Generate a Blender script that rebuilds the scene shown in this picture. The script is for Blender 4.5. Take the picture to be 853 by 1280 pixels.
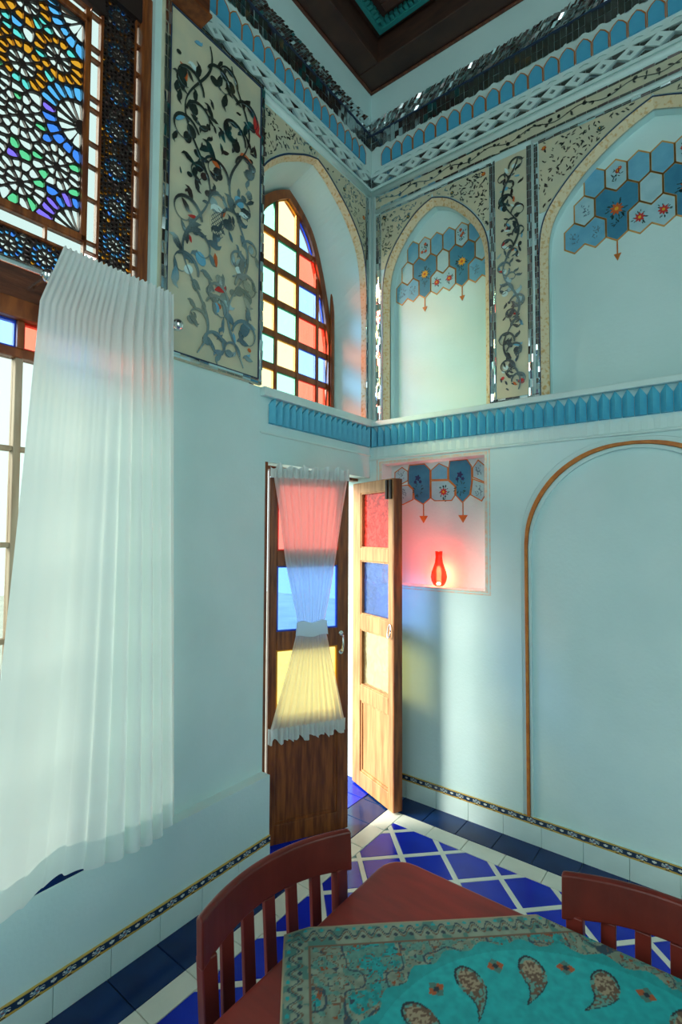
import bpy, bmesh, math, random
import numpy as np
from mathutils import Matrix, Vector
from mathutils.geometry import tessellate_polygon
random.seed(7)
for o in list(bpy.data.objects): bpy.data.objects.remove(o)
sc = bpy.context.scene
COL = sc.collection
PI = math.pi

def lin(r, g, b):
    f = lambda c: (c/255/12.92) if c/255 <= .04045 else ((c/255+.055)/1.055)**2.4
    return (f(r), f(g), f(b), 1)

# ------------------------------------------------------------------ camera
CAM = (1.848, -2.747, 1.6)
yaw, pit, rol = math.radians(-37.65), math.radians(2.354), math.radians(-.255)
fw = Vector((math.sin(yaw)*math.cos(pit), math.cos(yaw)*math.cos(pit), math.sin(pit)))
rt = Vector((math.cos(yaw), -math.sin(yaw), 0)); dn = -rt.cross(fw)
r2 = math.cos(rol)*rt + math.sin(rol)*dn; d2 = -math.sin(rol)*rt + math.cos(rol)*dn
cd = bpy.data.cameras.new('camera'); cam = bpy.data.objects.new('camera', cd); COL.objects.link(cam)
M = Matrix((r2, -d2, -fw)).transposed().to_4x4(); M.translation = CAM; cam.matrix_world = M
cd.sensor_fit = 'VERTICAL'; cd.sensor_height = 36; cd.sensor_width = 24; cd.lens = 636.39*36/1280; cd.clip_start = .02
sc.camera = cam
# ------------------------------------------------------------------ light
w = bpy.data.worlds.new('sky'); sc.world = w; w.use_nodes = True
bg = w.node_tree.nodes['Background']; bg.inputs[0].default_value = (.80, .94, .92, 1); bg.inputs[1].default_value = 2.3
sd = bpy.data.lights.new('sun', 'SUN'); sd.energy = 10; sd.angle = math.radians(30); sd.color = (1, .92, .79)
sun = bpy.data.objects.new('sun', sd); COL.objects.link(sun)
sun.rotation_euler = Vector((.63, .62, -.36)).to_track_quat('-Z', 'Y').to_euler()
def portal(name, loc, direction, sx, sy):
    ld = bpy.data.lights.new(name, 'AREA'); ld.shape = 'RECTANGLE'; ld.size = sx; ld.size_y = sy
    ld.cycles.is_portal = True
    o = bpy.data.objects.new(name, ld); COL.objects.link(o); o.location = loc
    o.rotation_euler = Vector(direction).to_track_quat('-Z', 'Z').to_euler()
portal('portal_window', (-.32, -2.5, 2.15), (1, 0, 0), 1.9, 3.5)
portal('portal_small_window', (-.32, -.55, 3.0), (1, 0, 0), 1.0, 1.5)
portal('portal_door', (-.33, -.47, .98), (1, 0, 0), .95, 2.0)
portal('portal_side', (4.1, -3.0, 3.0), (-1, 0, 0), 1.6, 2.9)
portal('portal_back', (1.8, -5.1, 3.0), (0, 1, 0), 1.6, 2.9)
sc.view_settings.view_transform = 'Standard'; sc.view_settings.look = 'None'
sc.view_settings.exposure = 0.24; sc.view_settings.gamma = 1; sc.view_settings.use_curve_mapping = False
cy = sc.cycles
cy.max_bounces = 10; cy.diffuse_bounces = 6; cy.glossy_bounces = 4; cy.transmission_bounces = 6; cy.transparent_max_bounces = 16
cy.caustics_reflective = False; cy.caustics_refractive = False; cy.sample_clamp_indirect = 4; cy.use_denoising = True

# ------------------------------------------------------------------ materials
def nt(name):
    m = bpy.data.materials.new(name); m.use_nodes = True
    return m, m.node_tree.nodes, m.node_tree.links, m.node_tree.nodes['Principled BSDF']
def mat(name, col, rough=.5, metal=0, col2=None, scale=6, stretch=(1, 1, 1), bump=0, bscale=40, spec=.5, fac=(.35, .65), detail=4):
    m, N, L, b = nt(name)
    b.inputs['Base Color'].default_value = col; b.inputs['Roughness'].default_value = rough
    b.inputs['Metallic'].default_value = metal; b.inputs['Specular IOR Level'].default_value = spec
    if col2 or bump:
        tc = N.new('ShaderNodeTexCoord'); mp = N.new('ShaderNodeMapping'); mp.inputs['Scale'].default_value = stretch
        L.new(tc.outputs['Object'], mp.inputs['Vector'])
    if col2:
        n = N.new('ShaderNodeTexNoise'); n.inputs['Scale'].default_value = scale; n.inputs['Detail'].default_value = detail
        L.new(mp.outputs[0], n.inputs['Vector'])
        r = N.new('ShaderNodeValToRGB'); r.color_ramp.elements[0].color = col; r.color_ramp.elements[1].color = col2
        r.color_ramp.elements[0].position, r.color_ramp.elements[1].position = fac
        L.new(n.outputs['Fac'], r.inputs['Fac']); L.new(r.outputs['Color'], b.inputs['Base Color'])
    if bump:
        n2 = N.new('ShaderNodeTexNoise'); n2.inputs['Scale'].default_value = bscale; n2.inputs['Detail'].default_value = 5
        L.new(mp.outputs[0], n2.inputs['Vector'])
        bp = N.new('ShaderNodeBump'); bp.inputs['Strength'].default_value = bump; bp.inputs['Distance'].default_value = .01
        L.new(n2.outputs['Fac'], bp.inputs['Height']); L.new(bp.outputs['Normal'], b.inputs['Normal'])
    return m
def glass(name, tint, refl=.05):
    m, N, L, b = nt(name); N.remove(b)
    t = N.new('ShaderNodeBsdfTransparent'); t.inputs[0].default_value = (*tint, 1)
    g = N.new('ShaderNodeBsdfGlossy'); g.inputs['Roughness'].default_value = .05
    x = N.new('ShaderNodeMixShader'); x.inputs[0].default_value = refl
    L.new(t.outputs[0], x.inputs[1]); L.new(g.outputs[0], x.inputs[2]); L.new(x.outputs[0], N['Material Output'].inputs['Surface'])
    return m
def cloth(name, col, transl, transp):
    m, N, L, b = nt(name); N.remove(b)
    d = N.new('ShaderNodeBsdfDiffuse'); d.inputs[0].default_value = col
    t = N.new('ShaderNodeBsdfTranslucent'); t.inputs[0].default_value = col
    p = N.new('ShaderNodeBsdfTransparent')
    x = N.new('ShaderNodeMixShader'); x.inputs[0].default_value = transl
    y = N.new('ShaderNodeMixShader'); y.inputs[0].default_value = transp
    L.new(d.outputs[0], x.inputs[1]); L.new(t.outputs[0], x.inputs[2])
    L.new(x.outputs[0], y.inputs[1]); L.new(p.outputs[0], y.inputs[2]); L.new(y.outputs[0], N['Material Output'].inputs['Surface'])
    tc = N.new('ShaderNodeTexCoord'); n = N.new('ShaderNodeTexNoise'); n.inputs['Scale'].default_value = 300
    bp = N.new('ShaderNodeBump'); bp.inputs['Strength'].default_value = .15; bp.inputs['Distance'].default_value = .002
    L.new(tc.outputs['Object'], n.inputs['Vector']); L.new(n.outputs['Fac'], bp.inputs['Height']); L.new(bp.outputs[0], d.inputs['Normal'])
    return m
def printed(name, rough=.8):
    m, N, L, b = nt(name); a = N.new('ShaderNodeVertexColor'); a.layer_name = 'print'
    L.new(a.outputs['Color'], b.inputs['Base Color']); b.inputs['Roughness'].default_value = rough
    return m
PL = mat('plaster', lin(203, 233, 233), .75, col2=lin(195, 227, 227), scale=3, bump=.12, bscale=60)
WH = mat('white_plaster', lin(208, 234, 232), .6, col2=lin(200, 227, 225), scale=8, bump=.08, bscale=90)
CREAM = mat('cream_plaster', lin(206, 202, 172), .6, col2=lin(190, 194, 170), scale=7)
GOLDB = mat('gilt_cream', lin(222, 208, 172), .55, col2=lin(200, 160, 96), scale=60, fac=(.5, .68))
MIRROR = mat('mirror', (.74, .82, .84, 1), .09, 1)
MIRRORD = mat('mirror_aged', (.5, .57, .59, 1), .16, 1); MIRRORL = mat('mirror_leaf', (.46, .53, .55, 1), .14, 1)
NAVYL = mat('navy_line', lin(38, 62, 92), .4)
BLUE = mat('blue_glaze', lin(84, 178, 214), .45, col2=lin(70, 164, 204), scale=12)
BLUEC = mat('blue_cornice', lin(80, 180, 208), .5, col2=lin(64, 164, 198), scale=14)
ORANGE = mat('orange_paint', lin(196, 122, 44), .5, col2=lin(176, 100, 32), scale=30)
PEACH = mat('peach_line', lin(226, 190, 160), .6, col2=lin(200, 215, 208), scale=40)
WOODD = mat('dark_wood', lin(96, 44, 17), .42, col2=lin(148, 82, 34), scale=9, stretch=(6, 6, .6), bump=.15, bscale=30)
WOODH = mat('dark_wood_h', lin(72, 36, 22), .45, col2=lin(112, 62, 38), scale=9, stretch=(6, .6, 6), bump=.15, bscale=30)
WOODC = mat('ceiling_wood', lin(52, 30, 22), .6, col2=lin(72, 44, 32), scale=6, stretch=(1, 1, 4))
WOODW = mat('window_wood', lin(150, 84, 38), .4, col2=lin(108, 52, 22), scale=8, stretch=(3, 3, 1))
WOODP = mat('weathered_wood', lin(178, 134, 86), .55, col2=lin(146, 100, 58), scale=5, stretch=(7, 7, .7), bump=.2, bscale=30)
WOODG = mat('greyed_wood', lin(176, 160, 138), .6, col2=lin(150, 128, 104), scale=6, stretch=(5, 5, .6))
REDW = mat('red_wood', lin(106, 38, 30), .36, col2=lin(88, 30, 24), scale=5, stretch=(2, 8, 2))
REDT = mat('red_table_wood', lin(122, 36, 27), .34, col2=lin(106, 30, 23), scale=4, stretch=(2, 9, 2))
LEAD = mat('lattice_wood', lin(36, 22, 18), .6)
TILEB = mat('cobalt_tile', lin(12, 44, 190), .16, spec=.3, col2=lin(9, 36, 168), scale=5, bump=.03, bscale=15)
TILED = mat('navy_tile', lin(11, 48, 104), .16, spec=.35, col2=lin(8, 38, 86), scale=5, bump=.03, bscale=15)
TILEW = mat('white_tile', lin(224, 228, 214), .2, col2=lin(212, 218, 206), scale=6)
GROUT = mat('grout', lin(150, 172, 176), .8)
STEEL = mat('steel', (.75, .77, .78, 1), .18, 1)
IRON = mat('iron', lin(44, 38, 34), .45, .6)
RED = mat('red_paint', lin(190, 48, 44), .5); ORG = mat('orange_piece', lin(196, 96, 40), .4)
YEL = mat('yellow_paint', lin(222, 168, 40), .5); GREEN = mat('leaf_paint', lin(30, 74, 72), .5); INDIGO = mat('indigo_paint', lin(34, 44, 96), .5)
GILT = mat('gilt_paint', lin(206, 158, 88), .5, col2=lin(188, 136, 66), scale=30)
PALEB = mat('pale_blue_paint', lin(164, 206, 216), .55, col2=lin(150, 196, 208), scale=20)
MIDB = mat('mid_blue_paint', lin(108, 178, 206), .55, col2=lin(96, 166, 198), scale=20)
DEEPB = mat('deep_blue_paint', lin(52, 132, 164), .55, col2=lin(42, 120, 154), scale=20)
GREYL = mat('grey_leaf_paint', lin(96, 128, 146), .6)
TEAL = mat('teal_paint', lin(44, 138, 136), .4)
STONE = mat('courtyard_stone', lin(190, 190, 180), .9, col2=lin(170, 172, 164), scale=2)
GCLEAR = glass('clear_glass', (.68, .71, .69)); GL = {}
for n, t in dict(yellow=(.95, .84, .58), green=(.62, .88, .78), red=(.97, .42, .33), blue=(.55, .72, 1),
                 amber=(.36, .16, .012), white=(.33, .38, .37), cobalt=(.03, .12, .42), sky=(.05, .21, .4), violet=(.12, .08, .42),
                 dark=(.04, .03, .03), leafgreen=(.06, .3, .14), teal=(.06, .33, .31), doorblue=(.42, .62, 1), dooryellow=(1, .87, .5), doorred=(1, .4, .36)).items():
    GL[n] = glass('glass_'+n, t)
def mottled_glass(name, tint, dcol, a, b):  # diffuse share and colour mottle stand in for bounced light and reflected foliage
    m, N, L, p = nt(name); N.remove(p)
    t = N.new('ShaderNodeBsdfTransparent'); t.inputs[0].default_value = (*tint, 1)
    d = N.new('ShaderNodeBsdfTranslucent'); d.inputs[0].default_value = (*dcol, 1)
    e = N.new('ShaderNodeBsdfDiffuse'); e.inputs[0].default_value = (*dcol, 1)
    g = N.new('ShaderNodeBsdfGlossy'); g.inputs['Roughness'].default_value = .12; g.inputs[0].default_value = (*[.5+.5*c for c in tint], 1)
    x = N.new('ShaderNodeMixShader'); x.inputs[0].default_value = .5; L.new(d.outputs[0], x.inputs[1]); L.new(e.outputs[0], x.inputs[2])
    y = N.new('ShaderNodeMixShader'); y.inputs[0].default_value = a; L.new(t.outputs[0], y.inputs[1]); L.new(x.outputs[0], y.inputs[2])
    z = N.new('ShaderNodeMixShader'); z.inputs[0].default_value = b; L.new(y.outputs[0], z.inputs[1]); L.new(g.outputs[0], z.inputs[2])
    tc = N.new('ShaderNodeTexCoord'); n = N.new('ShaderNodeTexNoise'); n.inputs['Scale'].default_value = 14; n.inputs['Detail'].default_value = 6
    bp = N.new('ShaderNodeBump'); bp.inputs['Strength'].default_value = .25; bp.inputs['Distance'].default_value = .02
    L.new(tc.outputs['Object'], n.inputs['Vector']); L.new(n.outputs['Fac'], bp.inputs['Height']); L.new(bp.outputs[0], g.inputs['Normal'])
    n3 = N.new('ShaderNodeTexNoise'); n3.inputs['Scale'].default_value = 26; n3.inputs['Detail'].default_value = 6; n3.inputs['Distortion'].default_value = 1.5
    rp = N.new('ShaderNodeValToRGB'); rp.color_ramp.elements[0].color = (*[c*.55 for c in dcol], 1); rp.color_ramp.elements[1].color = (*[min(1, c*1.15+.06) for c in dcol], 1)
    rp.color_ramp.elements[0].position = .4; rp.color_ramp.elements[1].position = .62
    L.new(tc.outputs['Object'], n3.inputs['Vector']); L.new(n3.outputs['Fac'], rp.inputs['Fac']); L.new(rp.outputs[0], d.inputs[0]); L.new(rp.outputs[0], e.inputs[0])
    L.new(z.outputs[0], N['Material Output'].inputs['Surface']); return m
MOTTLED = dict(doorred=mottled_glass('mottled_red_glass', (1, .3, .25), (.85, .07, .04), .5, .1), doorblue=mottled_glass('mottled_blue_glass', (.42, .62, 1), (.05, .2, .6), .3, .16), dooryellow=mottled_glass('mottled_yellow_glass', (1, .87, .5), (.9, .8, .45), .35, .4))
EDGE = {n: mat('glass_edge_'+n, lin(*c), .3) for n, c in dict(yellow=(226, 150, 20), green=(10, 140, 100), red=(226, 40, 24), blue=(30, 70, 190)).items()}
CURT = cloth('white_curtain_cloth', (.8, .9, .89, 1), .36, .03)
SHEER = cloth('sheer_curtain_cloth', (.9, .92, .9, 1), .62, .12)
PRINT = printed('printed_cloth', .85); PRINTT = printed('painted_glaze', .25)

# ------------------------------------------------------------------ mesh helpers
class MB:
    def __init__(s): s.v = []; s.f = []; s.m = []
    def add(s, vs, fs, mi=0):
        o = len(s.v); s.v += [tuple(p) for p in vs]
        for f in fs: s.f.append(tuple(o+i for i in f)); s.m.append(mi)
    def box(s, x0, x1, y0, y1, z0, z1, mi=0):
        s.add([(x, y, z) for z in (z0, z1) for y in (y0, y1) for x in (x0, x1)],
              [(0, 2, 3, 1), (4, 5, 7, 6), (0, 1, 5, 4), (2, 6, 7, 3), (0, 4, 6, 2), (1, 3, 7, 5)], mi)
    def prism(s, pts, d0, d1, mi=0, side=None):   # polygon in wall frame (u,z), from out-distance d0 to d1
        n = len(pts)
        s.add([(u, -d1, z) for u, z in pts]+[(u, -d0, z) for u, z in pts], [tuple(range(n)), tuple(range(2*n-1, n-1, -1))], mi)
        o = len(s.v)-2*n
        for i in range(n):
            j = (i+1) % n; s.f.append((o+i, o+n+i, o+n+j, o+j)); s.m.append(mi if side is None else side)
    def slab(s, pts, z0, z1, mi=0):               # polygon in plan (x,y)
        n = len(pts)
        s.add([(x, y, z1) for x, y in pts]+[(x, y, z0) for x, y in pts],
              [tuple(range(n)), tuple(range(2*n-1, n-1, -1))]+[(i, n+i, n+(i+1) % n, (i+1) % n) for i in range(n)], mi)
    def ring(s, a, b, d0, d1, mi=0, close=True, db=None):  # band between two polylines of one length
        n = len(a); db = d1 if db is None else db
        vs = [(u, -d1, z) for u, z in a]+[(u, -db, z) for u, z in b]+[(u, -d0, z) for u, z in a]+[(u, -d0, z) for u, z in b]
        fs = []
        for i in range(n if close else n-1):
            j = (i+1) % n
            fs += [(i, j, n+j, n+i), (i, 2*n+i, 2*n+j, j), (n+i, n+j, 3*n+j, 3*n+i), (2*n+i, 3*n+i, 3*n+j, 2*n+j)]
        if not close: fs += [(0, n, 3*n, 2*n), (n-1, 3*n-1, 4*n-1, 2*n-1)]
        s.add(vs, fs, mi)
    def tube(s, path, r, n=8, mi=0):
        path = [Vector(p) for p in path]; rr = r if isinstance(r, (list, tuple)) else [r]*len(path)
        o = len(s.v); up = Vector((0, 0, 1)); prev = None
        for i, p in enumerate(path):
            t = (path[min(i+1, len(path)-1)]-path[max(i-1, 0)]).normalized()
            a = t.cross(up) if prev is None else prev-t*prev.dot(t)
            if a.length < 1e-4: a = t.cross(Vector((1, 0, 0)))
            a.normalize(); prev = a; b = t.cross(a)
            for k in range(n):
                q = p+(a*math.cos(2*PI*k/n)+b*math.sin(2*PI*k/n))*rr[i]; s.v.append(tuple(q))
        for i in range(len(path)-1):
            for k in range(n):
                s.f.append((o+i*n+k, o+i*n+(k+1) % n, o+(i+1)*n+(k+1) % n, o+(i+1)*n+k)); s.m.append(mi)
        s.f.append(tuple(o+k for k in range(n-1, -1, -1))); s.m.append(mi)
        s.f.append(tuple(o+(len(path)-1)*n+k for k in range(n))); s.m.append(mi)
    def lathe(s, prof, c=(0, 0), n=24, mi=0):
        o = len(s.v)
        for r, z in prof:
            for k in range(n): s.v.append((c[0]+r*math.cos(2*PI*k/n), c[1]+r*math.sin(2*PI*k/n), z))
        for i in range(len(prof)-1):
            for k in range(n):
                s.f.append((o+i*n+k, o+i*n+(k+1) % n, o+(i+1)*n+(k+1) % n, o+(i+1)*n+k)); s.m.append(mi)
    def ribbon(s, pts, wid, d0, d1, mi=0):        # flat tapering strip along a polyline in wall frame
        A, B = [], []
        for i, (u, z) in enumerate(pts):
            a = pts[max(i-1, 0)]; b = pts[min(i+1, len(pts)-1)]; dx, dz = b[0]-a[0], b[1]-a[1]; l = math.hypot(dx, dz) or 1
            h = wid[i]/2; A.append((u-dz/l*h, z+dx/l*h)); B.append((u+dz/l*h, z-dx/l*h))
        s.ring(A, B, d0, d1, mi, close=False)
    def mesh(s, name, mats, M=None, smooth=False, recalc=True):
        me = bpy.data.meshes.new(name); me.from_pydata(s.v, [], s.f)
        for m in (mats if isinstance(mats, (list, tuple)) else [mats]): me.materials.append(m)
        me.polygons.foreach_set('material_index', s.m)
        if M is not None: me.transform(M)
        if recalc:
            b = bmesh.new(); b.from_mesh(me); bmesh.ops.recalc_face_normals(b, faces=b.faces); b.to_mesh(me); b.free()
        if smooth: me.polygons.foreach_set('use_smooth', [True]*len(me.polygons))
        me.update(); return me
def ob(name, me, parent=None, mtx=None, kind=None):
    o = bpy.data.objects.new(name, me); COL.objects.link(o)
    if parent: o.parent = parent
    if mtx is not None: o.matrix_basis = mtx
    if kind: o['kind'] = kind
    return o
def tag(o, label, cat, group=None, kind=None):
    o['label'] = label; o['category'] = cat
    if group: o['group'] = group
    if kind: o['kind'] = kind
    return o
def empty(name, loc=(0, 0, 0), rz=0, mtx=None):
    o = bpy.data.objects.new(name, None); COL.objects.link(o); o.empty_display_size = .1
    if mtx is not None: o.matrix_basis = mtx
    else: o.location = loc; o.rotation_euler = (0, 0, rz)
    return o
def bevel(o, w=.004, seg=2):
    m = o.modifiers.new('bevel', 'BEVEL'); m.width = w; m.segments = seg; m.limit_method = 'ANGLE'; return o
XL = -.03
W = {'R': Matrix.Identity(4), 'L': Matrix.Translation((XL, 0, 0)) @ Matrix.Rotation(PI/2, 4, 'Z')}   # wall frame (u, -out, z) to world
def WT(wall, u=0, z=0, d=0, rot=0, sc_=1):
    return W[wall] @ Matrix.Translation((u, -d, z)) @ Matrix.Rotation(-rot, 4, 'Y') @ Matrix.Scale(sc_, 4)
def wpart(wall, name, mb, mats, parent, kind=None, smooth=False):
    return ob(name, mb.mesh(name, mats, W[wall], smooth), parent, None, kind)
def chaikin(p, it=2, closed=False):
    for _ in range(it):
        q = [] if closed else [p[0]]
        for i in range(len(p) if closed else len(p)-1):
            a, b = p[i], p[(i+1) % len(p)]
            q += [(a[0]*.75+b[0]*.25, a[1]*.75+b[1]*.25), (a[0]*.25+b[0]*.75, a[1]*.25+b[1]*.75)]
        if not closed: q.append(p[-1])
        p = q
    return p
def arch(c, half, z0, it=2):     # half = [(d,z)...] from the apex down; returns polyline left-bottom, over, right-bottom
    h = chaikin(half, it)
    L_ = [(c-d, z) for d, z in h]; R_ = [(c+d, z) for d, z in h]
    return [(c-half[-1][0], z0)]+L_[::-1]+R_[1:]+[(c+half[-1][0], z0)]
def inset(p, w):                 # inset a simple polygon by w
    n = len(p); A = sum(p[i][0]*p[(i+1) % n][1]-p[(i+1) % n][0]*p[i][1] for i in range(n)); sg = 1 if A > 0 else -1; out = []
    for i in range(n):
        a, b, c = p[i-1], p[i], p[(i+1) % n]
        e1 = (b[0]-a[0], b[1]-a[1]); e2 = (c[0]-b[0], c[1]-b[1]); l1 = math.hypot(*e1) or 1e-9; l2 = math.hypot(*e2) or 1e-9
        n1 = (-e1[1]/l1*sg, e1[0]/l1*sg); n2 = (-e2[1]/l2*sg, e2[0]/l2*sg)
        k = 1+n1[0]*n2[0]+n1[1]*n2[1]; k = max(k, .35)
        out.append((b[0]+(n1[0]+n2[0])/k*w, b[1]+(n1[1]+n2[1])/k*w))
    return out
def clip(p, nx, ny, c):          # keep nx*x+ny*y <= c
    out = []
    for i in range(len(p)):
        a, b = p[i], p[(i+1) % len(p)]; da = nx*a[0]+ny*a[1]-c; db = nx*b[0]+ny*b[1]-c
        if da <= 0: out.append(a)
        if da*db < 0: t = da/(da-db); out.append((a[0]+(b[0]-a[0])*t, a[1]+(b[1]-a[1])*t))
    return out
def area(p): return abs(sum(p[i][0]*p[(i+1) % len(p)][1]-p[(i+1) % len(p)][0]*p[i][1] for i in range(len(p))))/2
def rect(u0, u1, z0, z1): return [(u0, z0), (u1, z0), (u1, z1), (u0, z1)]
def holed(mb, outer, holes, d=0, mi=0):
    polys = [[Vector((u, 0, z)) for u, z in outer]]+[[Vector((u, 0, z)) for u, z in h] for h in holes]
    vs = [(p.x, -d, p.z) for q in polys for p in q]
    mb.add(vs, tessellate_polygon([[Vector((p.x, p.z, 0)) for p in q] for q in polys]), mi)
def tunnel(mb, a, b, d0, d1, mi=0, close=True):   # loft between profile a (at out d0) and b (at out d1)
    n = len(a); mb.add([(u, -d0, z) for u, z in a]+[(u, -d1, z) for u, z in b],
                       [(i, (i+1) % n, n+(i+1) % n, n+i) for i in range(n if close else n-1)], mi)

# ------------------------------------------------------------------ floor
mb = MB(); mb.box(XL-.3, 4.3, -5.3, .3, -.2, -.008)
floor = ob('floor', mb.mesh('floor', GROUT), None, None, 'structure')
def tile_obj(name, pts, m, top=0):
    mb = MB(); cx = sum(p[0] for p in pts)/len(pts); cy_ = sum(p[1] for p in pts)/len(pts)
    q = [(x-cx, y-cy_) for x, y in pts]
    a = inset(q, .0022); n = len(q)
    mb.add([(x, y, -.008) for x, y in q]+[(x, y, top-.0015) for x, y in q]+[(x, y, top) for x, y in a],
           [(i, (i+1) % n, n+(i+1) % n, n+i) for i in range(n)]+[(n+i, n+(i+1) % n, 2*n+(i+1) % n, 2*n+i) for i in range(n)]+[tuple(range(2*n, 3*n))])
    ob(name, mb.mesh(name, m), floor, Matrix.Translation((cx, cy_, 0)))
G = .003
for k in range(-1, 16):       # border rows along the two walls
    x0 = .241+.198*k
    if x0 > 3: break
    tile_obj('border_tile', rect(max(x0+G/2, .037), x0+.198-G/2, -.172, -.002), TILED)
for k in range(0, 17):
    y0 = -.175-.198*k
    tile_obj('border_tile', rect(.037, .222, y0-.198+G/2, y0-G/2), TILED)
    if k < 14: tile_obj('white_strip_tile', rect(.32+.198*k+G/2, .32+.198*(k+1)-G/2, -.28, -.175), TILEW, .0005)
    tile_obj('white_strip_tile', rect(.225, .32, y0-.198+G/2, y0-G/2), TILEW, .0005)
for k in range(5):
    y1_ = -.175-.198*(k-1) if k else -.003
    if k == 0: tile_obj('doorway_tile', rect(-.3, .034, -.172, -.003), TILEB)
    else: tile_obj('doorway_tile', rect(-.3, .034, max(-.175-.198*k, -.94)+G/2, -.175-.198*(k-1)-G/2), TILEB)
P_ = .2965; hl = .013                     # diagonal lattice: lines u=x+y, v=x-y
X0, X1, Y0, Y1 = .323, 3.0, -3.3, -.283
for i in range(-14, 12):
    for j in range(-4, 20):
        u0 = .0+P_*i+hl*1.414; u1 = P_*(i+1)-hl*1.414; v0 = 1.012+P_*(j-4)+hl*1.414; v1 = 1.012+P_*(j-3)-hl*1.414
        p = [((u+v)/2, (u-v)/2) for u, v in ((u0, v0), (u0, v1), (u1, v1), (u1, v0))]
        for c in ((-1, 0, -X0), (1, 0, X1), (0, -1, -Y0), (0, 1, Y1)):
            if len(p) > 2: p = clip(p, *c)
        if len(p) > 2 and area(p) > 3e-4: tile_obj('lattice_tile', p, TILEB)
for i in range(-14, 20):
    for fam in (0, 1):
        c0 = P_*i if fam == 0 else 1.012+P_*(i-8)
        h = hl*1.414-.001
        p = [(-4, 0), (4, 0)]
        if fam == 0: p = [((c0-h+v)/2, (c0-h-v)/2) for v in (-9, 9)]+[((c0+h+v)/2, (c0+h-v)/2) for v in (9, -9)]
        else: p = [((u+c0-h)/2, (u-c0+h)/2) for u in (-9, 9)]+[((u+c0+h)/2, (u-c0-h)/2) for u in (9, -9)]
        for c in ((-1, 0, -X0), (1, 0, X1), (0, -1, -Y0), (0, 1, Y1)):
            if len(p) > 2: p = clip(p, *c)
        if len(p) > 2 and area(p) > 4e-4: tile_obj('white_lattice_strip', p, TILEW, .0004 if fam else .0007)

# ------------------------------------------------------------------ right wall
CZ = 4.56
nl_h = [(0, 3.655), (.06, 3.635), (.13, 3.597), (.24, 3.49), (.325, 3.36), (.355, 3.24), (.357, 3.1)]
nr_h = [(0, 3.672), (.09, 3.638), (.195, 3.584), (.305, 3.507), (.4, 3.42), (.485, 3.315), (.52, 3.214), (.528, 3.08)]
NLC, NRC = .425, 1.588
AL = arch(NLC, nl_h, 2.322); AR = arch(NRC, nr_h, 2.322)
NICHE = rect(.06, .745, 1.28, 2.045)
def arch_in(c, half, w, z0): 
    h = [(max(d*(1-w/half[-1][0]), 0), z-w*(.5+.5*(z-half[-1][1])/(half[0][1]-half[-1][1]))) for d, z in half]
    return arch(c, h, z0)
ALi = arch_in(NLC, nl_h, .034, 2.322); ARi = arch_in(NRC, nr_h, .036, 2.322)
wr = MB(); ORC, ORH = 1.476, .51
orh = [(0, 2.043), (.12, 2.036), (.24, 1.995), (.36, 1.91), (.45, 1.79), (.5, 1.66), (.51, 1.55)]
ORI = arch(ORC, [(max(d-.022, 0), z-.02) for d, z in orh], .137)
holed(wr, rect(XL, 4.0, 0, CZ), [AL, AR, NICHE, ORI])
tunnel(wr, ALi, ALi, .02*0-.03, -.085); tunnel(wr, ARi, ARi, -.03, -.085)
tunnel(wr, NICHE, NICHE, 0, -.12); tunnel(wr, ORI, ORI, 0, -.012)
for p, d in ((ALi, -.085), (ARi, -.085), (NICHE, -.12), (ORI, -.012)): wr.add([(u, -d, z) for u, z in p], [tuple(range(len(p)))])
wr.box(XL-.3, 4.3, .16, .3, -.1, CZ+.3)
wall_r = ob('wall_right', wr.mesh('wall_right', PL, recalc=False), None, None, 'structure')
for a, b in ((AL, ALi), (AR, ARi)):
    g = MB(); g.ring(a, b, -.04, .002, close=False, db=-.03); wpart('R', 'gilt_border', g, GOLDB, wall_r)
    o = inset(a+[a[0]][:0], -.006); g = MB(); g.ring(o, a, 0, .005, close=False); wpart('R', 'blue_arch_line', g, NAVYL, wall_r)
g = MB(); a = arch(ORC, orh, .137); b = arch(ORC, [(max(d-.016, 0), z-.016) for d, z in orh], .137)
g.ring(a, b, -.002, .014, close=False); o_ = wpart('R', 'orange_arch_moulding', g, ORANGE, wall_r); bevel(o_, .003)
for off, th in ((.026, .006), (-.02, .012)):      # faint white beads either side of the orange line
    a = arch(ORC, [(max(d+off, 0) if d else 0, z+off) for d, z in orh], .137); b = arch(ORC, [(max(d+off-th, 0) if d else 0, z+off-th) for d, z in orh], .137)
    g = MB(); g.ring(a, b, -.012, .005, close=False); wpart('R', 'white_bead', g, PL, wall_r)
g = MB(); g.ring(rect(.02, .778, 1.256, 2.08), rect(.028, .77, 1.264, 2.072), 0, .001); wpart('R', 'peach_line', g, PEACH, wall_r)
g = MB(); g.ring(rect(.038, .762, 1.27, 2.062), rect(.058, .747, 1.279, 2.047), 0, .001); wpart('R', 'peach_line', g, PEACH, wall_r)

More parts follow.
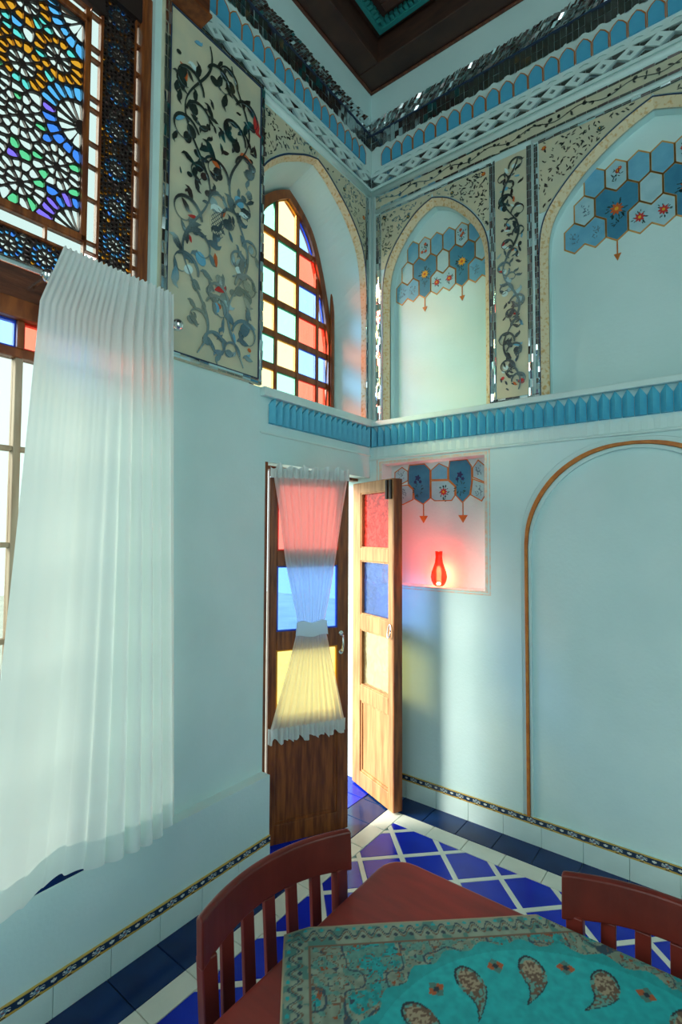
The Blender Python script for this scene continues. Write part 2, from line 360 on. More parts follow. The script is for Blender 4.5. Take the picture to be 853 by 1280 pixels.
# ------------------------------------------------------------------ left wall
DOOR = rect(-.945, .002, -.0, 1.961); sw_h = [(0, 3.775), (.09, 3.745), (.17, 3.70), (.29, 3.63), (.43, 3.497), (.485, 3.35), (.505, 3.05)]
SWC = -.55; SW = arch(SWC, sw_h, 2.335)
sb_h = [(0, 3.69), (.07, 3.655), (.15, 3.60), (.235, 3.515), (.315, 3.33), (.375, 3.13), (.425, 2.9)]
SWB = arch(SWC, sb_h, 2.345)
WIN = rect(-3.25, -1.605, .45, 3.87)
DOORL = [(-.945, 0), (-.945, 1.961), (-.002, 1.961), (-.002, 0)]
wl = MB()
holed(wl, [(-5.3, 0), (-.945, 0), (-.945, 1.961), (0, 1.961), (0, CZ), (-5.3, CZ)], [SW, WIN])
tunnel(wl, SW, SWB, 0, -.27); tunnel(wl, WIN, WIN, 0, -.27)
wl.add([(-.945, 0, 0), (-.945, 0, 1.961), (-.945, .27, 1.961), (-.945, .27, 0), (.002, 0, 1.961), (.002, .27, 1.961), (.002, .27, 0), (.002, .0, 0)],
       [(0, 1, 2, 3), (1, 4, 5, 2), (4, 7, 6, 5)])
holed(wl, [(-5.3, -.2), (-5.3, CZ+.3), (.3, CZ+.3), (.3, -.2), (.002, -.2), (.002, 1.961), (-.945, 1.961), (-.945, -.2)], [SWB, WIN], -.27)
wl.box(-5.3, -.95, -.06, 0, 0, .42)                       # projecting dado
wall_l = ob('wall_left', wl.mesh('wall_left', PL, W['L'], recalc=False), None, None, 'structure')
mb = MB(); mb.box(-3.25, -1.66, -.055, .2, .4, .452); wpart('L', 'window_sill', mb, TILED, wall_l)
# other walls (behind the camera); openings added and sized to let in fill light, ceiling base
for name, op, Mx in (('wall_back', rect(1.0, 2.6, 1.6, 4.4), Matrix.Translation((0, -5.0, 0))), ('wall_side', rect(-3.8, -2.2, 1.6, 4.4), Matrix.Translation((4.0, 0, 0)) @ Matrix.Rotation(PI/2, 4, 'Z'))):
    mb = MB(); holed(mb, rect(-5.3 if name == 'wall_side' else XL-.3, .3 if name == 'wall_side' else 4.3, 0, CZ+.3), [op])
    ob(name, mb.mesh(name, PL, Mx), None, None, 'structure')

# ------------------------------------------------------------------ skirting
def band_colour(u, v):            # one patterned border tile, u 0..1, v 0..1
    yel, navy, wht, lb = (.52, .36, .07), (.012, .035, .085), (.62, .70, .66), (.12, .28, .38)
    edge = .16+.10*abs(math.sin(u*2*PI*1))
    if v < edge:
        return (.02, .02, .03) if ((u*2) % 1-.5)**2*30+(v-.1)**2*90 < .25 else yel
    if v > .93-.05*abs(math.cos(u*2*PI)): return yel
    c = ((u*2) % 1)-.5; dx, dy = c*2.6, (v-.56)*2.2; r = math.hypot(dx, dy); a = math.atan2(dy, dx)
    if r < .14: return (.25, .05, .05)
    if r < .62: return wht if math.sin(a*6+r*8) > .15 and r > .26 else (lb if r < .4 else navy)
    e = abs(abs(c)-.5)
    if e < .1 and abs(dy) < .35-e*2: return wht
    return navy
NX, NY = 88, 18
mb = MB(); cols = []
for i in range(NX):
    for j in range(NY):
        u0, u1, v0, v1 = i/NX, (i+1)/NX, j/NY, (j+1)/NY
        mb.add([(.198*u0, 0, .036*v0), (.198*u1, 0, .036*v0), (.198*u1, 0, .036*v1), (.198*u0, 0, .036*v1)], [(0, 1, 2, 3)])
        cols.append(band_colour((u0+u1)/2, (v0+v1)/2))
mb.box(0, .198, .0002, .008, 0, .036); cols += [(.5, .36, .08)]*6
BAND = mb.mesh('patterned_border_tile', PRINTT, recalc=False)
ca = BAND.color_attributes.new('print', 'FLOAT_COLOR', 'CORNER')
arr = np.concatenate([np.repeat(np.array(cols[:NX*NY]), 4, 0), np.repeat(np.array(cols[NX*NY:]), 4, 0)]); arr = np.c_[arr, np.ones(len(arr))]
ca.data.foreach_set('color', arr.ravel().astype('f'))
mb = MB(); mb.box(0, .1955, 0, .008, 0, .1); SKT = mb.mesh('skirting_tile', WH)
for k in range(15):
    u = .245-.198+.198*k
    ob('skirting_tile', SKT, wall_r, Matrix.Translation((u+.001, -.008, 0))); ob('patterned_border_tile', BAND, wall_r, Matrix.Translation((u, -.009, .101)))
for k in range(12):
    u = -1.148-.1985*k
    for nm, me, z in (('skirting_tile', SKT, 0), ('patterned_border_tile', BAND, .101)): ob(nm, me, wall_l, WT('L', u, z, .068))
u = .047-.198; 

# ------------------------------------------------------------------ lower blue cornice
def flute(w_, h_, dep, tip):       # scooped upright with a pointed head
    mb = MB(); n = 6; a = []
    for i in range(n+1):
        t = -1+2*i/n; u = t*w_/2; d = dep*(1-.85*abs(t)); zt = h_-tip*abs(t)**1.2; a.append((u, d, zt))
    for (u, d, zt), (u2, d_, zt2) in zip(a, a[1:]):
        mb.add([(u, -d, .012*abs(u)/w_), (u2, -d_, .012*abs(u2)/w_), (u2, -d_, zt2), (u, -d, zt), (u, 0, zt), (u2, 0, zt2), (u, 0, 0), (u2, 0, 0)], [(0, 1, 2, 3), (3, 2, 5, 4), (0, 6, 7, 1)])
    return mb
FL = flute(.0505, .128, .03, .034).mesh('fluted_blue_piece', BLUEC, recalc=False)
FLW = flute(.0515, .066, .0035, .02).mesh('scalloped_white_piece', WH, recalc=False)
for k in range(48):
    u = .0+.0522*k
    ob('fluted_blue_piece', FL, wall_r, WT('R', u, 2.158))
    ob('scalloped_white_piece', FLW, wall_r, WT('R', u+.026, 2.088))
for k in range(18): ob('fluted_blue_piece', FL, wall_l, WT('L', -.045-.0505*k, 2.158))
mb = MB(); mb.box(XL, 4, -.034, 0, 2.289, 2.322); mb.box(XL, 4, -.012, 0, 2.072, 2.086); bevel(wpart('R', 'cornice_ledge', mb, WH, wall_r), .006)
mb = MB(); mb.box(-.985, 0, -.034, 0, 2.289, 2.335); mb.box(-.985, 0, -.008, 0, 2.10, 2.112); bevel(wpart('L', 'cornice_ledge', mb, WH, wall_l), .006)

# ------------------------------------------------------------------ upper frieze (both walls)
mb = MB(); q = [(-.036, 0), (.036, 0), (.036, .07), (.02, .093), (0, .108), (-.02, .093), (-.036, .07)]
mb.prism(q, 0, .012); BT = mb.mesh('blue_frieze_tile', BLUE)
mb = MB(); qq = [q[1]]+q[2:]+[q[0]]; mb.ring([(u*1.05, z+.0025*(z > 0)) for u, z in qq], [(u*.95, z-.0025*(z > 0)) for u, z in qq], .005, .0135, close=False); BE = mb.mesh('gilt_edging', ORANGE)
mb = MB(); dq = lambda a, b: [(-a, 0), (0, -b), (a, 0), (0, b)]
mb.ring(dq(.06, .034), dq(.017, .013), 0, .012); DI = mb.mesh('white_diamond', WH)
def facets(mb, u0, u1, z0, z1, du, dz, tilt, d=.004, diag=0):   # mirror mosaic: small pieces, each a little askew
    u = u0
    while u < u1-1e-4:
        z = z0
        while z < z1-1e-4:
            a, b = min(u+du, u1), min(z+dz, z1); g = .0008; r = random.uniform
            t1, t2, t3, t4 = (d+r(0, tilt) for _ in range(4)); s = diag*dz
            mb.add([(u+g, -t1, z+g), (a-g, -t2, z+g), (a-g+s, -(t2+t4-t1), b-g), (u+g+s, -t4, b-g)], [(0, 1, 2, 3)])
            z = b
        u = u+du
UB, UT = 4.02, 4.128
for wall, par, ua, ub, p0, pit_ in (('R', wall_r, XL+.01, 2.6, .1, .0795), ('L', wall_l, -1.75, -.005, -.12, -.0762)):
    n = int((ub-ua)/abs(pit_))-1
    for k in range(n):
        u = p0+pit_*k
        t = ob('blue_frieze_tile', BT, par, WT(wall, u, UB, .004)); ob('gilt_edging', BE, t)
    m1 = MB()                                                      # white wavy plates above and below the blue tiles
    pts = [(ua, 4.0), (ub, 4.0)]; m = 260; span = ub-ua
    top = [(ua+span*i/m, 4.158+.009*math.sin(2*PI*(ua+span*i/m-p0)/abs(pit_)+PI/2)) for i in range(m+1)]
    bot = [(ua+span*i/m, 3.996+.006*math.sin(2*PI*(ua+span*i/m-p0)/abs(pit_)+PI/2)) for i in range(m+1)]
    m1.ring(top, bot, 0, .007, close=False); wpart(wall, 'wavy_white_band', m1, WH, par)
    m1 = MB(); facets(m1, ua, ub, 4.155, 4.258, .03, .0515, .006); wpart(wall, 'mirror_mosaic_band', m1, MIRRORD, par, 'stuff')
    m1 = MB(); facets(m1, ua, ub, 4.266, 4.36, .018, .0235, .011, diag=.8); wpart(wall, 'mirror_mosaic_band', m1, MIRROR, par, 'stuff')
    m1 = MB(); m1.box(ua, ub, -.012, 0, 4.258, 4.266); wpart(wall, 'dark_fillet', m1, NAVYL, par)
    m1 = MB(); facets(m1, ua, ub, 3.892, 3.972, .06, .04, .004); wpart(wall, 'mirror_mosaic_band', m1, MIRRORD, par, 'stuff')
    m1 = MB(); m1.box(ua, ub, -.010, 0, 3.968, 3.990); m1.box(ua, ub, -.01, 0, 3.878, 3.896); wpart(wall, 'white_fillet', m1, WH, par)
    u = ua+.08
    while u < ub-.06:
        ob('white_diamond', DI, par, WT(wall, u, 3.931, .006)); u += .12
def halfround(mb, a, b, r, n=6):   # bar along a..b in wall frame with half-round section
    (u0, z0), (u1, z1) = a, b; L_ = math.hypot(u1-u0, z1-z0); px, pz = -(z1-z0)/L_, (u1-u0)/L_
    vs = []
    for (u, z) in (a, b):
        for k in range(n+1):
            t = -PI/2+PI*k/n; vs.append((u+px*r*math.sin(t), -.8*r*math.cos(t), z+pz*r*math.sin(t)))
    mb.add(vs, [(k, k+1, n+2+k, n+1+k) for k in range(n)]+[tuple(range(n+1)), tuple(range(2*n+1, n, -1))])
for wall, par, a, b in (('R', wall_r, (XL, 3.853), (2.6, 3.853)), ('R', wall_r, (.01, 3.722), (.80, 3.722)), ('R', wall_r, (1.03, 3.722), (2.14, 3.722)),
                        ('R', wall_r, (.0, 2.33), (.0, 3.83)), ('R', wall_r, (1.029, 2.33), (1.029, 3.735)), ('L', wall_l, (-1.0, 3.853), (0, 3.853)), ('L', wall_l, (-.012, 2.34), (-.012, 3.83))):
    m1 = MB(); halfround(m1, a, b, .022 if a[1] == 3.853 else .014 if a[0] in (0., -.012) else .012 if a[1] == 3.722 else .006); wpart(wall, 'white_moulding', m1, WH, par, smooth=True)

# ------------------------------------------------------------------ vine ornament
def leaf_mesh(kind):
    mb = MB()
    if kind == 0: p = [(0, 0), (.35, .12), (.7, .16), (1, 0.02), (.75, -.13), (.35, -.12)]
    elif kind == 1: p = [(0, .03), (.25, .2), (.55, .24), (.8, .14), (1, .28), (.92, -.02), (.7, -.16), (.35, -.14), (0, -.03)]
    else: p = [(.5+.42*math.cos(t*PI/5), .34*math.sin(t*PI/5)) for t in range(10)]
    mb.prism(p, 0, .035*1); return mb
LEAF = {}
def leaf_me(kind, m):
    k = (kind, m.name)
    if k not in LEAF: LEAF[k] = leaf_mesh(kind).mesh('leaf', m)
    return LEAF[k]
def flower_mb(n, r, d0=0, d1=.003, mi=0, mc=1):
    mb = MB(); p = []
    for i in range(n*4):
        t = 2*PI*i/(n*4); p.append((r*(.78+.22*math.cos(n*t))*math.cos(t), r*(.78+.22*math.cos(n*t))*math.sin(t)))
    mb.prism(p, d0, d1, mi); mb.prism([(r*.28*math.cos(k*PI/4), r*.28*math.sin(k*PI/4)) for k in range(8)], d1, d1+.0015, mc); return mb
def scroll(u, z, r, a0, turns, cw, n=22):
    return [(u+r*(1-.72*t)*math.cos(a0+cw*2*PI*turns*t), z+r*(1-.72*t)*math.sin(a0+cw*2*PI*turns*t)) for t in [i/n for i in range(n+1)]]
def vines(wall, par, u0, u1, z0, z1, stems, seed, r0, leafs, d=.004, colours=True, spare=()):
    rnd = random.Random(seed); st = MB(); leaves = []
    for (su, per, amp, ph, side) in stems:
        f = lambda z: su+amp*math.sin(2*PI*(z-z0)/per+ph)
        zs = np.linspace(z0+.02, z1-.03, 60); pts = [(f(z), z) for z in zs]
        st.ribbon(pts, [.005+.007*abs(math.sin(i*.21)) for i in range(60)], d-.002, d+.003)
        z = z0+.06; sgn = side
        while z < z1-.07:
            r = r0*rnd.uniform(.7, 1.15); cu = f(z)+sgn*r*1.05; cu = min(max(cu, u0+r*.9), u1-r*.9)
            a0 = PI if sgn > 0 else 0
            s = scroll(cu, z+r*.3, r, a0+rnd.uniform(-.3, .3), rnd.uniform(.75, 1.05), -sgn)
            st.ribbon(s, [.003+.19*r*(math.sin(PI*min(1, i/14+.12)))*(1-i/30) for i in range(len(s))], d-.002, d+.004)
            e = s[-1]; leaves.append((e[0], e[1], rnd.uniform(0, 6.3), r*rnd.uniform(.7, 1.0), 2))
            for q in (4, 8, 12, 16):
                a = math.atan2(s[q][1]-s[q-1][1], s[q][0]-s[q-1][0])+rnd.choice((-1, 1))*rnd.uniform(.5, 1.1)
                leaves.append((s[q][0], s[q][1], a, r*rnd.uniform(.65, 1.15), rnd.choice((0, 1, 1))))
            z += r*rnd.uniform(1.25, 1.7); sgn = -sgn
    for _ in range(leafs): leaves.append((rnd.uniform(u0+.02, u1-.03), rnd.uniform(z0+.02, z1-.03), rnd.uniform(0, 6.3), r0*rnd.uniform(.35, .95), rnd.choice((0, 1, 2, 1))))
    wpart(wall, 'vine', st, MIRRORD, par)
    for (u, z, a, s, k) in leaves:
        e = (u+s*math.cos(a), z+s*math.sin(a))
        if not (u0+.004 < e[0] < u1-.004 and z0+.004 < e[1] < z1-.004 and u0 < u < u1): continue
        m = MIRRORL if rnd.random() < .7 else MIRROR
        if colours:
            x = rnd.random()
            if x < .03: m = RED
            elif x < .055: m = ORG
            elif x < .1: m = WH
            elif x < .15: m = MIDB
        ob('leaf', leaf_me(k, m), par, WT(wall, u, z, d, a, s))
    return st
def mirror_border(wall, par, u0, u1, z0, z1, wv):   # ring of narrow mirror pieces along a rectangle
    m1 = MB()
    facets(m1, u0, u0+wv, z0, z1, wv, .045, .0035, .006); facets(m1, u1-wv, u1, z0, z1, wv, .045, .0035, .006)
    facets(m1, u0+wv, u1-wv, z0, z0+wv, .045, wv, .0035, .006); facets(m1, u0+wv, u1-wv, z1-wv, z1, .045, wv, .0035, .006)
    wpart(wall, 'mirror_border', m1, MIRROR, par, 'stuff')
def floral_panel(wall, par, u0, u1, z0, z1, bw, th):
    mb = MB(); mb.box(u0, u1, -th, 0, z0, z1); p = wpart(wall, 'floral_panel', mb, CREAM, par)
    mirror = MB()
    return p
# big panel beside the window on the left wall (raised pilaster)
PT = .02
mb = MB(); mb.box(-1.574, -.995, -PT, 0, 2.338, 3.885); lp = wpart('L', 'floral_panel', mb, CREAM, wall_l)
def shifted(f, d): return f
mw = MB(); m2 = MB()
for (a, b, c, d_) in ((-1.572, -1.545, 2.36, 3.875), (-1.02, -.997, 2.36, 3.875)): facets(mw, a, b, c, d_, (b-a)/2, .05, .007, PT+.003)
facets(mw, -1.572, -.997, 2.34, 2.362, .05, .011, .003, PT+.003); facets(mw, -1.572, -.997, 3.862, 3.884, .05, .011, .003, PT+.003)
wpart('L', 'mirror_border', mw, MIRROR, lp, 'stuff')
g = MB(); g.ring(rect(-1.545, -1.02, 2.362, 3.862), rect(-1.541, -1.024, 2.366, 3.858), PT, PT+.007); wpart('L', 'navy_line', g, NAVYL, lp)
vines('L', lp, -1.54, -1.025, 2.37, 3.855, [(-1.40, .62, .07, 0, 1), (-1.16, .62, .06, 2.2, -1)], 11, .078, 130, PT+.003)
g = MB(); p = [(-1.285+.042*math.cos(t), 3.02+.075*math.sin(t)) for t in np.linspace(0, 2*PI, 20, endpoint=False)]
g.prism(p, PT, PT+.004); pc = wpart('L', 'pine_cone_medallion', g, CREAM, lp)
g = MB()
for k in range(-7, 8):
    for s in (-1, 1):
        a = [(-1.285+t, 3.02+k*.02+s*t*1.1) for t in np.linspace(-.042, .042, 15)]; a = [q for q in a if ((q[0]+1.285)/.042)**2+((q[1]-3.02)/.075)**2 < 1]
        if len(a) > 1: g.ribbon(a, [.0028]*len(a), PT+.004, PT+.0055)
wpart('L', 'hatching', g, MIRRORD, lp)
# strip between the two niches on the right wall, horizontal strip above
def strip_panel(u0, u1, z0, z1, stems, seed, r0, nl):
    mb = MB(); mb.box(u0, u1, -.004, 0, z0, z1); p = wpart('R', 'floral_panel', mb, CREAM, wall_r)
    return p
p = strip_panel(.822, .995, 2.345, 3.70, 0, 0, 0, 0)
vines('R', p, .824, .993, 2.36, 3.70, [(.908, .42, .045, .6, 1)], 5, .047, 85, .006)
mw = MB(); facets(mw, .788, .806, 2.335, 3.70, .009, .045, .003); facets(mw, .808, .821, 2.335, 3.71, .0065, .05, .003)
facets(mw, .997, .022+1, 2.335, 3.71, .0085, .045, .003); facets(mw, 1.036, 1.056, 2.335, 3.70, .01, .03, .003)
facets(mw, .79, 1.05, 2.325, 2.344, .04, .0095, .003)
facets(mw, -.012, .008, 2.335, 3.70, .01, .05, .003); facets(mw, .016, .05, 2.335, 3.70, .0113, .045, .003)
wpart('R', 'mirror_border', mw, MIRROR, wall_r, 'stuff')
mw = MB(); facets(mw, -.06, -.028, 2.345, 3.82, .016, .05, .003); wpart('L', 'mirror_border', mw, MIRROR, wall_l, 'stuff')
mb = MB(); mb.box(.0, 2.6, -.004, 0, 3.745, 3.828); p = wpart('R', 'floral_panel', mb, CREAM, wall_r)
def hvine(u0, u1, zc, amp, n, seed, d):
    rnd = random.Random(seed); st = MB(); us = np.linspace(u0, u1, n*8)
    st.ribbon([(u, zc+amp*math.sin(u*26)) for u in us], [.004]*len(us), d-.002, d+.002)
    for u in np.linspace(u0+.02, u1-.02, n):
        for _ in range(2):
            a = rnd.uniform(0, 6.3); s = rnd.uniform(.016, .03); q = leaf_mesh(rnd.choice((0, 1, 2))); c, sn = math.cos(a), math.sin(a)
            z = zc+amp*math.sin(u*26)*.6
            st.add([(u+s*(x*c-zz*sn), -d-(.002 if y < 0 else 0), max(3.756, min(3.816, z+s*(x*sn+zz*c)))) for x, y, zz in q.v], q.f)
    return st
wpart('R', 'vine', hvine(.02, 2.6, 3.786, .014, 46, 3, .006), MIRRORD, p, 'stuff')
mw = MB(); facets(mw, .0, 2.6, 3.738, 3.752, .05, .014, .003); facets(mw, .0, 2.6, 3.818, 3.832, .05, .014, .003)
facets(mw, .05, .80, 3.692, 3.708, .04, .008, .003); facets(mw, 1.06, 2.12, 3.692, 3.708, .04, .008, .003); wpart('R', 'mirror_border', mw, MIRROR, wall_r, 'stuff')
# spandrels over the arches
def spandrel(wall, par, A, u0, u1, zt, seed, dots, lim):
    n = len(A); mid = n//2; apex = A[mid]
    for side in (0, 1):
        arc = [q for q in (A[:mid+1] if side == 0 else A[mid:]) if q[1] > lim]
        arc = [(q[0]+(-.008 if side == 0 else .008), q[1]+.008) for q in arc]
        if side == 0: poly = arc+[(apex[0], zt), (u0, zt), (u0, arc[0][1])]
        else: poly = [(apex[0], zt)]+arc+[(u1, arc[-1][1]), (u1, zt)]
        poly = [q for i, q in enumerate(poly) if math.dist(q, poly[i-1]) > 1e-4]
        mb = MB(); mb.prism(poly, 0, .004); sp = wpart(wall, 'floral_spandrel', mb, CREAM, par)
        rnd = random.Random(seed+side); st = MB(); k = 0
        xs = [q[0] for q in poly]; zs = [q[1] for q in poly]
        def inside(u, z):
            c = False
            for i in range(len(poly)):
                a, b = poly[i], poly[i-1]
                if (a[1] > z) != (b[1] > z) and u < (b[0]-a[0])*(z-a[1])/(b[1]-a[1])+a[0]: c = not c
            return c
        for _ in range(900):
            u, z, a, s = rnd.uniform(min(xs), max(xs)), rnd.uniform(min(zs), max(zs)), rnd.uniform(0, 6.3), rnd.uniform(.012, .026)
            if not (inside(u, z) and inside(u+s*1.2*math.cos(a), z+s*1.2*math.sin(a)) and inside(u, z+.008) and inside(u, z-.008)): continue
            q = leaf_mesh(rnd.choice((0, 1, 0))); c, sn = math.cos(a), math.sin(a); k += 1
            st.add([(u+s*(x*c-zz*sn), -.004-(.002 if y < 0 else 0), z+s*(x*sn+zz*c)) for x, y, zz in q.v], q.f)
            if k > 110: break
        wpart(wall, 'leaf_scatter', st, MIRRORD, sp, 'stuff')
    for (u, z) in dots:
        mb = flower_mb(8, .013, .004, .008, 0, 1); me = mb.mesh('rosette_stud', [GREEN if (u*100) % 2 < 1 else ORG, YEL]); ob('rosette_stud', me, par, WT(wall, u, z))
spandrel('R', wall_r, AL, .055, .785, 3.692, 21, [(.085, 3.655), (.26, 3.60), (.56, 3.63), (.755, 3.66)], 3.3)
spandrel('R', wall_r, AR, 1.062, 2.114, 3.692, 31, [(1.09, 3.655), (1.36, 3.63), (1.8, 3.63)], 3.3)
spandrel('L', wall_l, SW, -.99, -.065, 3.82, 41, [(-.62, 3.80), (-.30, 3.735), (-.09, 3.66)], 3.3)
g = MB(); h2 = arch(SWC, [(d+.006 if d else 0, z+.006) for d, z in sw_h], 2.335); g.ring(h2, SW, 0, .006, close=False); wpart('L', 'blue_arch_line', g, NAVYL, wall_l)
g = MB(); sa = arch(SWC, [(d*.994, z-.003) for d, z in sw_h], 2.335); sb = [(a[0]*.9+b[0]*.1, a[1]*.9+b[1]*.1-.002) for a, b in zip(SW, SWB)]
n = len(SW); g.add([(u, -.002, z) for u, z in SW]+[(u, .035, z) for u, z in [(a[0]*.865+b[0]*.135-(.002 if a[0] > SWC else -.002), a[1]*.865+b[1]*.135-(.003 if i not in (0, n-1) else 0)) for i, (a, b) in enumerate(zip(SW, SWB))]],
                   [(i, i+1, n+i+1, n+i) for i in range(n-1)]); wpart('L', 'gilt_border', g, GOLDB, wall_l)

# ------------------------------------------------------------------ painted honeycomb decorations
def hexa(c, hw, ap, sh): return [(c[0], c[1]+ap), (c[0]-hw, c[1]+sh), (c[0]-hw, c[1]-sh), (c[0], c[1]-ap), (c[0]+hw, c[1]-sh), (c[0]+hw, c[1]+sh)]
def union(hexes):
    key = lambda p: (round(p[0], 3), round(p[1], 3)); E_ = {}
    for h in hexes:
        for i in range(6): E_[(key(h[i]), key(h[(i+1) % 6]))] = 1
    nxt = {a: b for (a, b) in E_ if (b, a) not in E_}
    s = next(iter(nxt)); out = [s]; c = nxt[s]
    while c != s and len(out) < 60: out.append(c); c = nxt[c]
    return out
def cell(par, d, poly, fill, edge, decor=None, lw=.0045):
    c = (sum(p[0] for p in poly)/len(poly), sum(p[1] for p in poly)/len(poly))
    mb = MB(); mb.prism(inset(poly, lw*.6), d, d+.002, 0); f = wpart('R', 'painted_cell', mb, fill, par)
    mb = MB(); mb.ring(inset(poly, -lw*.5), inset(poly, lw), d, d+.003); wpart('R', 'painted_outline', mb, edge, f)
    if decor: decor(f, c, d+.002)
def bouquet(col, r, n=8, drop=0, spread=1.6, nl=18, lm=None, seed=0):
    def f(par, c, d):
        rnd = random.Random(seed+int(c[0]*1000)); st = MB()
        for k in range(nl):
            a = rnd.uniform(0, 6.3); rr = r*rnd.uniform(.8, spread); s = r*rnd.uniform(.45, .7); q = leaf_mesh(0); cs, sn = math.cos(a), math.sin(a)
            u, z = c[0]+rr*math.cos(a)*.7, c[1]+drop+rr*math.sin(a)*.8
            st.add([(u+s*(x*cs-zz*sn), -d-(.0012 if y < 0 else 0), z+s*(x*sn+zz*cs)) for x, y, zz in q.v], q.f)
        for k in range(nl//3):
            a = rnd.uniform(0, 6.3); s = r*rnd.uniform(.4, .6); u, z = c[0]+rnd.uniform(-.5, .5)*r, c[1]+drop-r*rnd.uniform(1.4, 2.6); q = leaf_mesh(0); cs, sn = math.cos(a), math.sin(a)
            if spread > 1.55: st.add([(u+s*(x*cs-zz*sn), -d-(.0012 if y < 0 else 0), z+s*(x*sn+zz*cs)) for x, y, zz in q.v], q.f)
        wpart('R', 'painted_leaves', st, lm or GREEN, par, 'stuff')
        if col is not None:
            ob('painted_flower', flower_mb(n, r, .0012, .0026).mesh('painted_flower', [col, YEL if col != YEL else ORG]), par, WT('R', c[0], c[1]+drop, d))
    return f
def sprigs(col, seed=3, k=3):
    def f(par, c, d):
        rnd = random.Random(seed+int(c[0]*997)); st = MB(); q = leaf_mesh(0)
        for i in range(16):
            a = rnd.uniform(.3, 2.8); s = .014; u, z = c[0]+rnd.uniform(-.02, .02), c[1]+rnd.uniform(-.035, .025); cs, sn = math.cos(a), math.sin(a)
            st.add([(u+s*(x*cs-zz*sn), -d-(.0012 if y < 0 else 0), z+s*(x*sn+zz*cs)) for x, y, zz in q.v], q.f)
        wpart('R', 'painted_leaves', st, GREYL if col is None else GREEN, par, 'stuff')
        if col is not None:
            for i in range(k): ob('painted_flower', flower_mb(6, .011, .0012, .0024).mesh('painted_flower', [col, YEL]), par, WT('R', c[0]+rnd.uniform(-.02, .02), c[1]+rnd.uniform(-.02, .035), d))
    return f
def two(col, dx, r):
    def f(par, c, d):
        for s in (-1, 1): bouquet(col, r, 8, 0, 1.5, 14)(par, (c[0]+s*dx, c[1]), d)
    return f
def two_sprigs(dx):
    def f(par, c, d):
        for s in (-1, 1): sprigs(None)(par, (c[0]+s*dx, c[1]), d)
    return f
def honeycomb(par, d, x0, pit_, z1, ap, sh, dz, ncol, shields, edge, cols):
    hw = pit_/2; r1 = lambda k: hexa((x0+pit_*k, z1), hw, ap, sh); r2_ = lambda k: hexa((x0-hw+pit_*k, z1-dz), hw, ap, sh); r3 = lambda k: hexa((x0-pit_+pit_*k, z1-2*dz), hw, ap, sh)
    used2, used3 = set(), set()
    for i, s in enumerate(shields):      # s: index k of row-2 pair (k,k+1) above row-3 hex k+1
        cell(par, d, union([r2_(s), r2_(s+1), r3(s+1)]), DEEPB, edge, bouquet(cols[i % len(cols)], pit_*.33, 9, -.004, 1.7, 26)); used2 |= {s, s+1}; used3.add(s+1)
        u = x0-pit_+pit_*(s+1); zb = z1-2*dz-ap
        mb = MB(); mb.box(u-.003, u+.003, -(d+.003), -d, zb-.055*pit_/.0825, zb); mb.prism([(u-.017, zb-.055*pit_/.0825), (u, zb-.085*pit_/.0825), (u+.017, zb-.055*pit_/.0825)], d, d+.003)
        wpart('R', 'painted_pendant', mb, ORANGE, par)
    for k in range(ncol): cell(par, d, r1(k), [MIDB, PALEB, MIDB, MIDB, PALEB, MIDB][k % 6], edge, sprigs(RED) if k % 3 == 1 else None)
    for k in range(ncol+1):
        if k not in used2: cell(par, d, r2_(k), PALEB, edge, sprigs(None) if k in (0, ncol) and pit_ > .09 else None)
    k = 0
    while k < ncol+2:
        if k in used3: k += 1; continue
        if k+1 < ncol+2 and k+1 not in used3:
            end = k == 0 or k+2 >= ncol+2
            cell(par, d, union([r3(k), r3(k+1)]), PALEB if not end else MIDB, edge, two_sprigs(pit_/2) if end else two(RED, pit_/2, pit_*.25)); k += 2
        else: cell(par, d, r3(k), MIDB, edge, sprigs(None)); k += 1
honeycomb(wall_r, -.085, .245, .084, 3.41, .077, .045, .122, 6, (1, 4), GILT, [YEL])
honeycomb(wall_r, -.085, 1.315, .1, 3.417, .082, .047, .129, 6, (1, 4), GILT, [ORG])
def iris(par, c, d):
    bouquet(None, .03, 8, -.05, 1.4, 16)(par, c, d)
    for dx, dz, r in ((0, .03, .022), (-.018, .005, .013), (.018, .005, .013)): ob('painted_flower', flower_mb(5, r, .0012, .0024).mesh('painted_flower', [INDIGO, INDIGO]), par, WT('R', c[0]+dx, c[1]+dz, d))
dn_ = -.12
for poly, fill, dec in (
    ([(.14, 2.03), (.085, 2.0), (.085, 1.955), (.125, 1.915), (.185, 1.94), (.185, 2.0)], PALEB, sprigs(None)),
    ([(.195, 2.04), (.185, 2.0), (.185, 1.92), (.225, 1.88), (.23, 1.82), (.295, 1.783), (.345, 1.82), (.345, 2.0), (.305, 2.04)], DEEPB, iris),
    ([(.125, 1.91), (.085, 1.88), (.085, 1.81), (.145, 1.785), (.222, 1.815), (.222, 1.88), (.185, 1.912)], PALEB, sprigs(None)),
    ([(.405, 2.035), (.35, 1.995), (.35, 1.935), (.465, 1.93), (.465, 2.005)], MIDB, None),
    ([(.35, 1.93), (.35, 1.82), (.375, 1.802), (.49, 1.80), (.512, 1.83), (.512, 1.885), (.468, 1.925)], PALEB, bouquet(RED, .026, 8, 0, 1.7, 16)),
    ([(.478, 2.045), (.47, 2.0), (.47, 1.93), (.517, 1.885), (.517, 1.83), (.56, 1.785), (.607, 1.83), (.62, 1.9), (.62, 2.0), (.59, 2.045)], DEEPB, iris),
    ([(.66, 2.035), (.625, 1.99), (.625, 1.935), (.70, 1.90), (.70, 2.0)], PALEB, sprigs(None)),
    ([(.625, 1.925), (.612, 1.83), (.68, 1.79), (.70, 1.82), (.70, 1.895)], PALEB, sprigs(None))):
    cell(wall_r, dn_, poly[::-1], fill, ORANGE, dec, .004)
